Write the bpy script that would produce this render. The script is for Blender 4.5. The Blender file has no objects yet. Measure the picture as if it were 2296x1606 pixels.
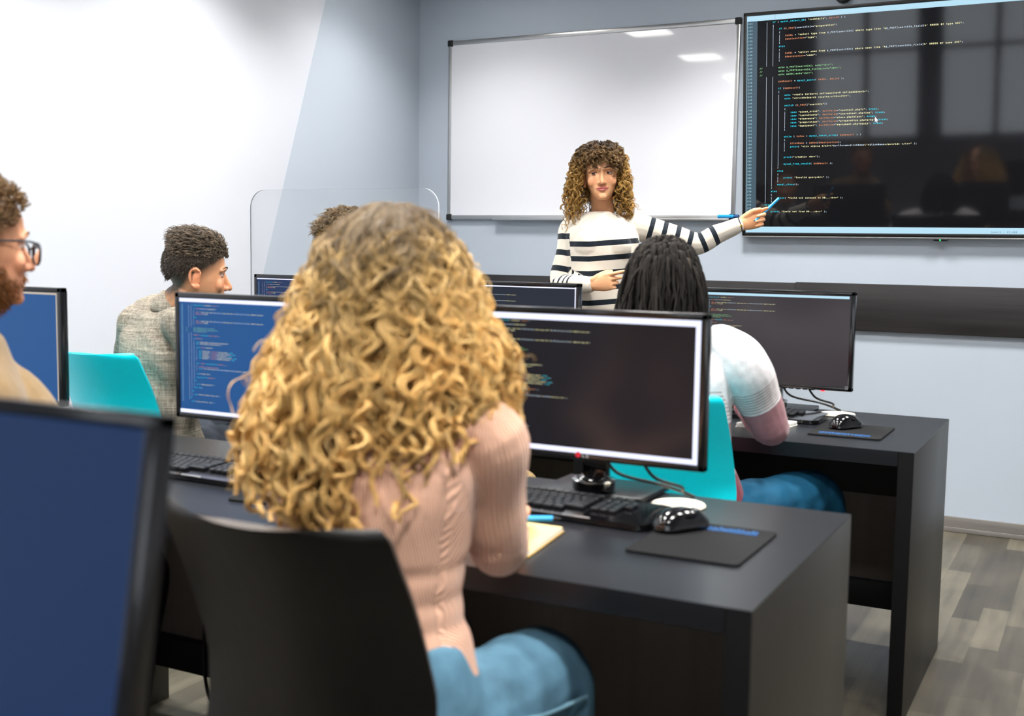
import bpy, bmesh, math, os
import numpy as np
from mathutils import Vector, Matrix
rng = np.random.default_rng(7)
SC = bpy.context.scene
COL = SC.collection
PI = math.pi

# ------------------------------------------------------------------ camera frame (measured from the room's vanishing points)
CAMZ, FPX, YAW, PITCH, ROLL = 1.2768, 2584.04, .4803, -.0963, .0145
_f = np.array([-math.sin(YAW) * math.cos(PITCH), math.cos(YAW) * math.cos(PITCH), math.sin(PITCH)])
_r0 = np.array([math.cos(YAW), math.sin(YAW), 0.]); _u0 = np.cross(_r0, _f)
_r = math.cos(ROLL) * _r0 + math.sin(ROLL) * _u0
_u = -math.sin(ROLL) * _r0 + math.cos(ROLL) * _u0
CAM = np.array([0, 0, CAMZ])
RH = np.array([math.cos(YAW), math.sin(YAW), 0.])        # horizontal right of the view
FH = np.array([-math.sin(YAW), math.cos(YAW), 0.])       # horizontal forward of the view

def at(px, py, X=None, Y=None, Z=None):
    """point of the room seen at a photograph pixel, on a plane of constant X, Y or Z"""
    d = _f + _r * (px - 1148) / FPX - _u * (py - 803) / FPX
    t = X / d[0] if X is not None else Y / d[1] if Y is not None else (Z - CAMZ) / d[2]
    return CAM + d * t

# ------------------------------------------------------------------ colours and materials
def lin(c):
    c = np.asarray(c, float) / 255.
    return tuple(np.where(c <= .04045, c / 12.92, ((c + .055) / 1.055) ** 2.4))

MATS = {}
def M(name, rgb, rough=.5, metal=0, spec=.5, coat=0, noise=None, bump=None, emit=0, attr=False, alpha=1, sss=0, sheen=0, trans=0, ior=1.5):
    if name in MATS: return MATS[name]
    m = bpy.data.materials.new(name); m.use_nodes = True
    nt = m.node_tree; b = nt.nodes['Principled BSDF']; N = nt.nodes.new; L = nt.links.new
    c = lin(rgb) if max(rgb) > 1 else tuple(rgb)
    b.inputs['Base Color'].default_value = (*c, 1)
    b.inputs['Roughness'].default_value = rough
    b.inputs['Metallic'].default_value = metal
    b.inputs['Specular IOR Level'].default_value = spec
    b.inputs['Coat Weight'].default_value = coat
    b.inputs['Coat Roughness'].default_value = .08
    b.inputs['Sheen Weight'].default_value = sheen
    b.inputs['Transmission Weight'].default_value = trans
    b.inputs['IOR'].default_value = ior
    if sss:
        b.inputs['Subsurface Weight'].default_value = sss
        b.inputs['Subsurface Radius'].default_value = (.012, .005, .003)
        b.inputs['Subsurface Scale'].default_value = 1
    src = None
    if attr:
        a = N('ShaderNodeAttribute'); a.attribute_name = 'col'; src = a.outputs['Color']
        L(src, b.inputs['Base Color'])
    tc = N('ShaderNodeTexCoord')
    if noise:
        sc, amt = noise
        mp = N('ShaderNodeMapping'); mp.inputs['Scale'].default_value = sc if hasattr(sc, '__len__') else (sc,) * 3
        nz = N('ShaderNodeTexNoise'); nz.inputs['Scale'].default_value = 1; nz.inputs['Detail'].default_value = 4
        rp = N('ShaderNodeMapRange'); rp.inputs['From Min'].default_value = .3; rp.inputs['From Max'].default_value = .7
        rp.inputs['To Min'].default_value = 1 - amt; rp.inputs['To Max'].default_value = 1 + amt
        mx = N('ShaderNodeVectorMath'); mx.operation = 'MULTIPLY'
        L(tc.outputs['Object'], mp.inputs['Vector']); L(mp.outputs[0], nz.inputs['Vector']); L(nz.outputs[0], rp.inputs[0])
        if src: L(src, mx.inputs[0])
        else: mx.inputs[0].default_value = c
        L(rp.outputs[0], mx.inputs[1]); L(mx.outputs[0], b.inputs['Base Color'])
    if bump:
        sc, st = bump
        mp = N('ShaderNodeMapping'); mp.inputs['Scale'].default_value = sc if hasattr(sc, '__len__') else (sc,) * 3
        nz = N('ShaderNodeTexNoise'); nz.inputs['Scale'].default_value = 1; nz.inputs['Detail'].default_value = 5
        bp = N('ShaderNodeBump'); bp.inputs['Strength'].default_value = st; bp.inputs['Distance'].default_value = .01
        L(tc.outputs['Object'], mp.inputs['Vector']); L(mp.outputs[0], nz.inputs['Vector']); L(nz.outputs[0], bp.inputs['Height'])
        L(bp.outputs[0], b.inputs['Normal'])
    if emit:
        b.inputs['Emission Color'].default_value = (*c, 1); b.inputs['Emission Strength'].default_value = emit
    MATS[name] = m
    return m

# ------------------------------------------------------------------ objects
def newmesh(name, V, F):
    me = bpy.data.meshes.new(name)
    V = np.asarray(V, np.float32)
    if isinstance(F, np.ndarray):
        k = F.shape[1]; n = len(F)
        me.vertices.add(len(V)); me.vertices.foreach_set('co', V.ravel())
        me.loops.add(n * k); me.loops.foreach_set('vertex_index', F.astype(np.int32).ravel())
        me.polygons.add(n); me.polygons.foreach_set('loop_start', np.arange(0, n * k, k, dtype=np.int32))
        me.update(calc_edges=True)
    else:
        me.from_pydata(V.tolist(), [], F); me.update()
    return me

def setcol(me, C):
    C = np.asarray(C, np.float32)
    if C.shape[1] == 3: C = np.concatenate([C, np.ones((len(C), 1), np.float32)], 1)
    a = me.color_attributes.new('col', 'FLOAT_COLOR', 'POINT'); a.data.foreach_set('color', C.ravel())

def setattr_f(me, name, v):
    a = me.attributes.new(name, 'FLOAT', 'POINT'); a.data.foreach_set('value', np.asarray(v, np.float32))

def obj(name, me, mats, parent=None, smooth=True, world=False):
    """link a mesh as one object; world=True: vertices are in room coordinates and the parent sits unrotated at its location"""
    o = bpy.data.objects.new(name, me); COL.objects.link(o)
    for m in (mats if isinstance(mats, (list, tuple)) else [mats]): me.materials.append(m)
    if smooth: me.polygons.foreach_set('use_smooth', np.ones(len(me.polygons), bool))
    if parent is not None:
        o.parent = parent
        if world:
            r = parent
            while r is not None: o.location = o.location - r.location; r = r.parent
    return o

def tag(o, label=None, cat=None, group=None, kind=None):
    if label: o['label'] = label
    if cat: o['category'] = cat
    if group: o['group'] = group
    if kind: o['kind'] = kind
    return o

def empty(name, loc, label, cat, group=None, rot=(0, 0, 0)):
    o = bpy.data.objects.new(name, None); COL.objects.link(o)
    o.location = loc; o.rotation_euler = rot; o.empty_display_size = .1
    return tag(o, label, cat, group)

def copy_tree(o, parent=None):
    c = o.copy(); COL.objects.link(c)
    if parent is not None: c.parent = parent
    for ch in list(o.children): copy_tree(ch, c)
    return c

class MB:
    """collects shapes into ONE mesh"""
    def __init__(s): s.V, s.F, s.I = [], [], []
    def add(s, V, F, mi=0):
        o = len(s.V); s.V += [tuple(map(float, v)) for v in V]; s.F += [[int(i) + o for i in f] for f in F]; s.I += [mi] * len(F); return s
    def box(s, a, b, bev=0, mi=0, seg=2, R=None, at=(0, 0, 0)):
        """box between corners a and b, bevelled"""
        a, b = np.minimum(a, b), np.maximum(a, b); c, d = (a + b) / 2, b - a
        bm = bmesh.new(); bmesh.ops.create_cube(bm, size=1)
        bmesh.ops.scale(bm, vec=d, verts=bm.verts)
        if bev: bmesh.ops.bevel(bm, geom=bm.edges[:], offset=min(bev, min(d) * .49), segments=seg, profile=.5, affect='EDGES')
        V = np.array([v.co for v in bm.verts]) + c
        if R is not None: V = V @ np.array(R).T
        V = V + np.array(at)
        bm.verts.index_update(); s.add(V, [[v.index for v in f.verts] for f in bm.faces], mi); bm.free(); return s
    def tube(s, pts, r, seg=8, mi=0, n=0):
        V, F = limb(pts, r, seg=seg, n=n or max(2, 24 // max(1, len(pts) - 1)), cap=1); return s.add(V, F, mi)
    def cyl(s, a, b, r, seg=24, mi=0, r2=None):
        V, F = limb([a, b], [r, r if r2 is None else r2], seg=seg, n=1, cap=0); return s.add(V, F, mi)
    def lathe(s, prof, seg=32, c=(0, 0, 0), mi=0):
        V, F = [], []
        for (r, z) in prof:
            for k in range(seg): t = 2 * PI * k / seg; V.append((c[0] + r * math.cos(t), c[1] + r * math.sin(t), c[2] + z))
        for i in range(len(prof) - 1):
            for k in range(seg):
                k2 = (k + 1) % seg; F.append((i * seg + k, i * seg + k2, (i + 1) * seg + k2, (i + 1) * seg + k))
        F.append(list(range(seg))[::-1]); F.append([(len(prof) - 1) * seg + k for k in range(seg)])
        return s.add(V, F, mi)
    def prism(s, poly, z0, z1, mi=0):
        n = len(poly); V = [(x, y, z0) for x, y in poly] + [(x, y, z1) for x, y in poly]
        F = [list(range(n))[::-1], list(range(n, 2 * n))] + [(i, (i + 1) % n, n + (i + 1) % n, n + i) for i in range(n)]
        return s.add(V, F, mi)
    def grid(s, P, mi=0):
        """open sheet of points (m, n, 3)"""
        P = np.asarray(P); m, n = P.shape[:2]
        F = [(i * n + j, i * n + j + 1, (i + 1) * n + j + 1, (i + 1) * n + j) for i in range(m - 1) for j in range(n - 1)]
        return s.add(P.reshape(-1, 3), F, mi)
    def build(s, name, mats, parent=None, smooth=True, world=False):
        me = newmesh(name, s.V, s.F); o = obj(name, me, mats, parent, False, world)
        me.polygons.foreach_set('material_index', np.array(s.I, np.int32))
        if smooth:
            me.polygons.foreach_set('use_smooth', np.ones(len(me.polygons), bool)); me.set_sharp_from_angle(angle=math.radians(38))
        return o

def unit(v):
    v = np.asarray(v, float); return v / (np.linalg.norm(v) + 1e-12)

def catmull(P, n):
    P = np.asarray(P, float)
    if len(P) == 2: t = np.linspace(0, 1, n + 1)[:, None]; return P[0] * (1 - t) + P[1] * t
    Q = np.vstack([2 * P[0] - P[1], P, 2 * P[-1] - P[-2]]); out = []
    for i in range(1, len(Q) - 2):
        for t in np.arange(n) / n:
            a, b, c, d = Q[i - 1], Q[i], Q[i + 1], Q[i + 2]
            out.append(.5 * (2 * b + (c - a) * t + (2 * a - 5 * b + 4 * c - d) * t * t + (3 * b - a - 3 * c + d) * t ** 3))
    out.append(P[-1]); return np.array(out)

def limb(pts, rad, side=None, seg=16, n=6, cap=3):
    """closed tapered tube; rad: number, list of numbers or list of (along side, across)"""
    pts = np.asarray(pts, float)
    if not hasattr(rad, '__len__'): rad = [rad] * len(pts)
    rr = np.array([(q, q) if not hasattr(q, '__len__') else q for q in rad], float)
    X = catmull(np.hstack([pts, rr]), n); P, Rr = X[:, :3], np.maximum(X[:, 3:], 1e-4)
    T = np.gradient(P, axis=0); T /= np.linalg.norm(T, axis=1)[:, None] + 1e-12
    s0 = np.asarray(side, float) if side is not None else (np.array([1., 0, 0]) if abs(T[0][0]) < .8 else np.array([0, 1., 0]))
    S = []; cur = s0
    for t in T:
        base = s0 if side is not None else cur
        cur = unit(base - t * (base @ t)); S.append(cur)
    S = np.array(S); B = np.cross(T, S)
    rings = []
    def ring(p, s_, b_, r): a = np.arange(seg) * 2 * PI / seg; return p + np.outer(np.cos(a) * r[0], s_) + np.outer(np.sin(a) * r[1], b_)
    if cap > 1:
        for k in range(cap - 1, 0, -1):
            a = k / cap * PI / 2; rings.append(ring(P[0] - T[0] * min(Rr[0]) * math.sin(a), S[0], B[0], Rr[0] * math.cos(a)))
    for i in range(len(P)): rings.append(ring(P[i], S[i], B[i], Rr[i]))
    if cap > 1:
        for k in range(1, cap):
            a = k / cap * PI / 2; rings.append(ring(P[-1] + T[-1] * min(Rr[-1]) * math.sin(a), S[-1], B[-1], Rr[-1] * math.cos(a)))
    V = np.vstack(rings); m = len(rings); F = []
    for i in range(m - 1):
        for k in range(seg): k2 = (k + 1) % seg; F.append((i * seg + k, i * seg + k2, (i + 1) * seg + k2, (i + 1) * seg + k))
    F.append(list(range(seg))[::-1]); F.append([(m - 1) * seg + k for k in range(seg)])
    return V, F

def ellip(c, r, R=None, nu=16, nv=10):
    V = []; F = []
    for i in range(1, nv):
        p = PI * i / nv
        for k in range(nu): t = 2 * PI * k / nu; V.append((math.sin(p) * math.cos(t), math.sin(p) * math.sin(t), math.cos(p)))
    V += [(0, 0, 1), (0, 0, -1)]; a, b = len(V) - 2, len(V) - 1
    for i in range(nv - 2):
        for k in range(nu): k2 = (k + 1) % nu; F.append((i * nu + k, (i + 1) * nu + k, (i + 1) * nu + k2, i * nu + k2))
    for k in range(nu): k2 = (k + 1) % nu; F.append((a, k, k2)); F.append((b, (nv - 2) * nu + k2, (nv - 2) * nu + k))
    V = np.array(V) * np.asarray(r)
    if R is not None: V = V @ np.asarray(R).T
    return V + np.asarray(c), F

def fuse(pieces, voxel, smooth=3, name='m', fac=.5):
    """one continuous surface grown from overlapping closed shapes"""
    mb = MB()
    for V, F in pieces: mb.add(V, F)
    me = newmesh('tmp', mb.V, mb.F); o = bpy.data.objects.new('tmp', me); COL.objects.link(o)
    md = o.modifiers.new('r', 'REMESH'); md.mode = 'VOXEL'; md.voxel_size = voxel; md.adaptivity = 0
    if smooth: ms = o.modifiers.new('s', 'SMOOTH'); ms.factor = fac; ms.iterations = smooth
    dg = bpy.context.evaluated_depsgraph_get()
    out = bpy.data.meshes.new_from_object(o.evaluated_get(dg)); out.name = name
    bpy.data.objects.remove(o); bpy.data.meshes.remove(me)
    return out

def verts(me):
    a = np.empty(len(me.vertices) * 3, np.float32); me.vertices.foreach_get('co', a); return a.reshape(-1, 3).astype(float)
def normals(me):
    a = np.empty(len(me.vertices) * 3, np.float32); me.vertices.foreach_get('normal', a); return a.reshape(-1, 3).astype(float)
def setverts(me, V): me.vertices.foreach_set('co', np.asarray(V, np.float32).ravel()); me.update()

def strands(P, rad, sides=4):
    """P (n,k,3) paths, rad (n,k) -> tubes; returns V, F, strand index, t"""
    n, k, _ = P.shape
    T = np.gradient(P, axis=1); T /= np.linalg.norm(T, axis=2)[..., None] + 1e-9
    ref = np.where(np.abs(T[:, :1, 2:3]) > .9, np.array([1., 0, 0]), np.array([0, 0, 1.]))
    ref = np.broadcast_to(ref, T.shape)
    # parallel transport
    S = np.empty_like(T); cur = np.cross(ref[:, 0], T[:, 0]); cur /= np.linalg.norm(cur, axis=1)[:, None] + 1e-9
    for i in range(k):
        cur = cur - T[:, i] * np.sum(cur * T[:, i], 1)[:, None]; cur /= np.linalg.norm(cur, axis=1)[:, None] + 1e-9; S[:, i] = cur
    B = np.cross(T, S)
    a = np.arange(sides) * 2 * PI / sides
    V = P[:, :, None] + rad[:, :, None, None] * (np.cos(a)[None, None, :, None] * S[:, :, None] + np.sin(a)[None, None, :, None] * B[:, :, None])
    idx = np.arange(n * k * sides).reshape(n, k, sides); nx = np.roll(idx, -1, axis=2)
    F = np.stack([idx[:, :-1], nx[:, :-1], nx[:, 1:], idx[:, 1:]], -1).reshape(-1, 4)
    t = np.broadcast_to(np.linspace(0, 1, k)[None, :, None], (n, k, sides)).reshape(-1)
    sid = np.broadcast_to(np.arange(n)[:, None, None], (n, k, sides)).reshape(-1)
    return V.reshape(-1, 3), F, sid, t
# ================================================================== MATERIALS
m_white = M('white_paint', (206, 209, 217), .55, bump=((260, 260, 260), .03))
m_grey = M('blue_grey_paint', (181, 191, 203), .6, bump=((260, 260, 260), .03))
m_ceil = M('ceiling_paint', (150, 152, 156), .8)
m_railw = M('dark_wood', (38, 35, 36), .45, noise=((2.2, 30, 42), .35))
m_base = M('grey_wood_skirting', (112, 108, 103), .5, noise=((1.6, 30, 60), .18))
m_alu = M('brushed_aluminium', (188, 188, 188), .32, .9)
m_blk = M('black_plastic', (16, 16, 18), .38)
m_blkg = M('gloss_black', (10, 10, 12), .1, coat=.5)
m_board = M('whiteboard_enamel', (232, 233, 239), .045, spec=.5)
m_chrome = M('chrome', (215, 215, 215), .12, 1)
m_steel = M('grey_steel', (110, 112, 115), .35, .9)
m_desk = M('black_laminate', (22, 24, 28), .3, spec=.38, noise=((1.5, 40, 40), .12), bump=((60, 400, 400), .02))
m_edge = M('black_edge_band', (7, 7, 8), .7, spec=.15)
m_modesty = M('brown_grey_board', (112, 102, 93), .5, noise=((30, 30, 1.2), .08))
m_panel = M('charcoal_panel', (37, 33, 26), .42, noise=((30, 30, 1.2), .1))
m_dark = M('matt_black_board', (15, 15, 16), .6)
m_cyan = M('cyan_plastic', (0, 230, 248), .33, spec=.5)
m_cyan2 = M('cyan_plastic_rim', (20, 190, 208), .4)
m_ebony = M('ebony_ply', (15, 13.5, 12), .42, noise=((34, 34, 1.4), .45), bump=((60, 60, 2), .06))
m_ebrim = M('ply_edge', (62, 52, 46), .45)
m_key = M('key_plastic', (26, 28, 31), .34)
m_cream = M('cream_plastic', (238, 228, 206), .4)
m_pad = M('mouse_mat_cloth', (9, 10, 12), .8, spec=.2, bump=(900, .1))
m_blue = M('print_blue', (12, 70, 122), .6)
m_paper = M('paper', (240, 238, 232), .7)
m_tan = M('tan_page', (228, 196, 132), .6)
m_pen = M('pen_blue', (8, 150, 215), .3, coat=.4)
m_red = M('logo_red', (190, 26, 50), .4)
m_lgrey = M('logo_grey', (165, 168, 172), .4)

def screen_mat(name, rgb, e=.8, rough=.2, spec=.22):
    m = M(name, rgb, rough, spec=spec); b = m.node_tree.nodes['Principled BSDF']
    b.inputs['Base Color'].default_value = (.006, .006, .007, 1)
    b.inputs['Emission Color'].default_value = (*lin(rgb), 1); b.inputs['Emission Strength'].default_value = e
    return m
def glow(name, rgb, e=1.):
    m = M(name, rgb, .5, emit=e); m.node_tree.nodes['Principled BSDF'].inputs['Base Color'].default_value = (0.01, 0.01, 0.01, 1); return m
T_C, T_Y, T_O, T_W, T_G, T_N = [glow(n, c, e) for n, c, e in (('text_cyan', (10, 216, 240), 1.1), ('text_cream', (250, 243, 185), 1.15), ('text_orange', (222, 140, 92), 1.), ('text_white', (210, 228, 245), 1.), ('text_green', (150, 222, 150), 1.), ('text_line_number', (150, 205, 218), 1.))]
T_BAR = glow('window_bar', (184, 226, 246), .85)
T_LAV = glow('window_border', (226, 230, 255), 1.1)
T_GUT = glow('gutter_slate', (52, 76, 92), 1.)
T_DK = glow('status_text', (60, 90, 120), .6)

# ================================================================== ROOM SHELL
XL, XR, YF, YB, ZC = -3.51, 2.3, 5.57, -3.0, 2.75
def slab(name, P, mats, mi=None):
    me = newmesh(name, P[0], P[1]); o = obj(name, me, mats, None, False)
    if mi: me.polygons.foreach_set('material_index', mi)
    return tag(o, kind='structure')

# floor: strip laminate, boards running towards the front wall
mf = M('strip_laminate', (140, 136, 122), .42); nt = mf.node_tree; N = nt.nodes.new; L = nt.links.new; b = nt.nodes['Principled BSDF']
tc = N('ShaderNodeTexCoord'); mp = N('ShaderNodeMapping'); mp.inputs['Rotation'].default_value = (0, 0, PI / 2)
br = N('ShaderNodeTexBrick'); br.offset = .37; br.offset_frequency = 2; br.squash = 1
for k, v in (('Scale', 1), ('Mortar Size', .0007), ('Mortar Smooth', .1), ('Bias', 0), ('Brick Width', .47), ('Row Height', .0885)): br.inputs[k].default_value = v
br.inputs['Color1'].default_value = (*lin((58, 53, 44)), 1); br.inputs['Color2'].default_value = (*lin((98, 92, 78)), 1); br.inputs['Mortar'].default_value = (*lin((66, 62, 52)), 1)
m2 = N('ShaderNodeMapping'); m2.inputs['Scale'].default_value = (26, 1.6, 1); nz = N('ShaderNodeTexNoise'); nz.inputs['Scale'].default_value = 1; nz.inputs['Detail'].default_value = 6; nz.inputs['Distortion'].default_value = .6
m3 = N('ShaderNodeMapping'); m3.inputs['Scale'].default_value = (6, 3.2, 1); nz2 = N('ShaderNodeTexNoise'); nz2.inputs['Scale'].default_value = 1; nz2.inputs['Detail'].default_value = 3
ad = N('ShaderNodeMath'); ad.operation = 'ADD'; rg = N('ShaderNodeMapRange'); rg.inputs['From Min'].default_value = .65; rg.inputs['From Max'].default_value = 1.35; rg.inputs['To Min'].default_value = .5; rg.inputs['To Max'].default_value = 1.32
vm = N('ShaderNodeVectorMath'); vm.operation = 'MULTIPLY'
for a in (mp, m2, m3): L(tc.outputs['Object'], a.inputs[0])
L(mp.outputs[0], br.inputs[0]); L(m2.outputs[0], nz.inputs[0]); L(m3.outputs[0], nz2.inputs[0]); L(nz.outputs[0], ad.inputs[0]); L(nz2.outputs[0], ad.inputs[1])
L(ad.outputs[0], rg.inputs[0]); L(br.outputs['Color'], vm.inputs[0]); L(rg.outputs[0], vm.inputs[1]); L(vm.outputs[0], b.inputs['Base Color'])
slab('floor', ([(XL, YB, 0), (XR, YB, 0), (XR, YF, 0), (XL, YF, 0)], [(0, 1, 2, 3)]), mf)
slab('ceiling', ([(XL, YB, ZC), (XR, YB, ZC), (XR, YF, ZC), (XL, YF, ZC)], [(3, 2, 1, 0)]), m_ceil)
slab('wall_front', ([(XL, YF, 0), (XR, YF, 0), (XR, YF, ZC), (XL, YF, ZC)], [(0, 1, 2, 3)]), m_grey)
y0, y1 = 3.812, 4.806    # slanted edge of the grey paint
slab('wall_left', ([(XL, YB, 0), (XL, y0, 0), (XL, y1, ZC), (XL, YB, ZC), (XL, YF, 0), (XL, YF, ZC)], [(0, 1, 2, 3), (1, 4, 5, 2)]), [m_white, m_grey], [0, 1])
slab('wall_right', ([(XR, YB, 0), (XR, YF, 0), (XR, YF, ZC), (XR, YB, ZC)], [(3, 2, 1, 0)]), m_white)
# back wall with three window openings, daylight outside
wx = [(-3.3, -2.05), (-1.9, -.65), (-.5, .75), (.9, 2.15)]; wz0, wz1 = .95, 2.6
V, F = [], []
def q(xa, xb, za, zb):
    o = len(V); V.extend([(xa, YB, za), (xb, YB, za), (xb, YB, zb), (xa, YB, zb)]); F.append((o + 3, o + 2, o + 1, o))
q(XL, XR, 0, wz0); q(XL, XR, wz1, ZC); xs = [XL] + [v for w in wx for v in w] + [XR]
for i in range(0, len(xs), 2): q(xs[i], xs[i + 1], wz0, wz1)
slab('wall_back', (V, F), m_white)
m_frame = M('window_frame_grey', (120, 124, 130), .5); m_pane = M('window_glass', (250, 250, 250), .0, trans=1, ior=1.45)
for i, (xa, xb) in enumerate(wx):
    mb = MB()
    for c0, c1 in (((xa, wz0), (xb, wz0 + .06)), ((xa, wz1 - .06), (xb, wz1)), ((xa, wz0), (xa + .06, wz1)), ((xb - .06, wz0), (xb, wz1)), (((xa + xb) / 2 - .03, wz0), ((xa + xb) / 2 + .03, wz1)), ((xa, 1.95), (xb, 2.0))):
        mb.box((c0[0], YB - .06, c0[1]), (c1[0], YB, c1[1]), .004)
    w = tag(mb.build('window_%d' % (i + 1), m_frame), kind='structure')
    MB().box((xa + .05, YB - .034, wz0 + .05), (xb - .05, YB - .03, wz1 - .05)).build('pane', m_pane, w)
    la = bpy.data.lights.new('window_daylight', 'AREA'); la.shape = 'RECTANGLE'; la.size = xb - xa; la.size_y = wz1 - wz0; la.cycles.is_portal = True
    lo = bpy.data.objects.new('window_daylight', la); COL.objects.link(lo); lo.location = ((xa + xb) / 2, YB - .09, (wz0 + wz1) / 2); lo.rotation_euler = (-PI / 2, 0, 0)
mb = MB(); mb.box((XL, YF - .012, 0), (XR, YF, .07), .004); mb.box((XL, YF - .02, 0), (XR, YF - .012, .022), .003)
tag(mb.build('baseboard_front', m_base), kind='structure')
tag(MB().box((XL, YB, 0), (XL + .012, YF - .02, .07), .004).build('baseboard_left', m_base), kind='structure')
xj = at(1786, 632, Y=YF)[0]
tag(MB().box((XL, YF - .02, .9064), (xj, YF, 1.1237), .003).build('trim_1', m_railw), kind='structure')
tag(MB().box((xj, YF - .024, .9064), (XR, YF, 1.1277), .003).build('trim_2', m_railw), kind='structure')

# ceiling lights: small square panels, the ones mirrored in the whiteboard among them
m_lamp = M('led_diffuser', (255, 252, 246), .5, emit=15.)
m_lampf = M('lamp_frame', (230, 230, 230), .5)
LAMP_W = 9.6
LX, LY = (-2.9, -1.45, 0.), (4.75, 3.62, 2.5, 1.38, .26)
mbd = MB().box((-.15, -.15, -.012), (.15, .15, -.004), .002)
mbf = MB()
for a, c in (((-.165, -.165), (.165, -.15)), ((-.165, .15), (.165, .165)), ((-.165, -.15), (-.15, .15)), ((.15, -.15), (.165, .15))): mbf.box((a[0], a[1], -.016), (c[0], c[1], 0), .002)
lamp0 = None
for j, y in enumerate(LY):
    for i, x in enumerate(LX):
        if lamp0 is None:
            t = lamp0 = empty('ceiling_light', (x, y, ZC), '', 'ceiling light', 'square ceiling lights'); mbd.build('diffuser', m_lamp, t); mbf.build('frame', m_lampf, t)
        else: t = copy_tree(lamp0); t.location = (x, y, ZC)
        la = bpy.data.lights.new('panel_light', 'AREA'); la.shape = 'SQUARE'; la.size = .28; la.energy = LAMP_W; la.spread = 2.12; la.color = (1, .985, .955)
        lo = bpy.data.objects.new('panel_light', la); COL.objects.link(lo); lo.parent = t; lo.location = (0, 0, -.0165)
        t['label'] = 'square white ceiling light panel flush in the ceiling'

# ================================================================== WHITEBOARD
X0, X1, Z0, Z1 = -3.3116, -1.6737, 1.4227, 2.3924
wb = empty('whiteboard', ((X0 + X1) / 2, YF, Z0), 'large white marker board with thin aluminium frame hung on the front wall', 'whiteboard')
MB().box((X0 + .012, YF - .016, Z0 + .012), (X1 - .012, YF - .004, Z1 - .012)).build('writing_surface', m_board, wb, world=True)
mb = MB(); fw = .024
for a, c in (((X0, Z1 - fw), (X1, Z1)), ((X0, Z0), (X1, Z0 + fw)), ((X0, Z0), (X0 + fw * .8, Z1)), ((X1 - fw * .8, Z0), (X1, Z1))): mb.box((a[0], YF - .022, a[1]), (c[0], YF - .001, c[1]), .004)
mb.build('frame', m_alu, wb, world=True)
for x, z in ((X0, Z0), (X1, Z0), (X0, Z1), (X1, Z1)):
    sx, sz = (1 if x == X0 else -1), (1 if z == Z0 else -1)
    MB().box((x - sx * .004, YF - .027, z - sz * .004), (x + sx * .028, YF - .001, z + sz * .03), .006).build('corner_cap', m_dark, wb, world=True)
MB().box((X0 + .3, YF - .046, Z0 - .004), (X1 - .02, YF - .022, Z0 + .008), .002).build('pen_ledge', m_alu, wb, world=True)
mk = empty('marker', at(1632, 487, Y=YF - .036), 'blue marker lying at the right end of the whiteboard ledge', 'marker')
MB().cyl((-.05, 0, 0), (.03, 0, 0), .009, 16).build('barrel', m_pen, mk); MB().cyl((.03, 0, 0), (.055, 0, 0), .0095, 16).build('cap', m_blue, mk)
mk.location.z = Z0 + .017

# ================================================================== CODE ON THE SCREENS
FONT = None
try: FONT = bpy.data.fonts.load(os.path.join(bpy.utils.system_resource('DATAFILES'), 'fonts', 'DejaVuSansMono.woff2'))
except Exception: pass
GL = {}
def glyph(ch):
    if ch not in GL:
        cu = bpy.data.curves.new('g', 'FONT'); cu.body = ch; cu.size = 1; cu.resolution_u = 2; cu.offset = .018
        if FONT: cu.font = FONT
        o = bpy.data.objects.new('g', cu); COL.objects.link(o)
        dg = bpy.context.evaluated_depsgraph_get(); me = o.evaluated_get(dg).to_mesh()
        V = [tuple(v.co[:2]) for v in me.vertices]; F = [list(p.vertices) for p in me.polygons]
        o.evaluated_get(dg).to_mesh_clear(); bpy.data.objects.remove(o); bpy.data.curves.remove(cu)
        if V and not FONT:
            xs_ = [v[0] for v in V]; c_ = (min(xs_) + max(xs_)) / 2; V = [(v[0] - c_ + .3, v[1]) for v in V]
        GL[ch] = (V, F)
    return GL[ch]
def text_mb(mb, s, x, z, cw, mi, h=None, y=0):
    k = cw / .602; k2 = h or k
    for i, ch in enumerate(s):
        if ch == ' ': continue
        V, F = glyph(ch); mb.add([(x + i * cw + v[0] * k, y, z + v[1] * k2) for v in V], F, mi)
C_, Y_, O_, W_, G_, N_ = range(6)
POST = '$_POST[searchIn]'
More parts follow.
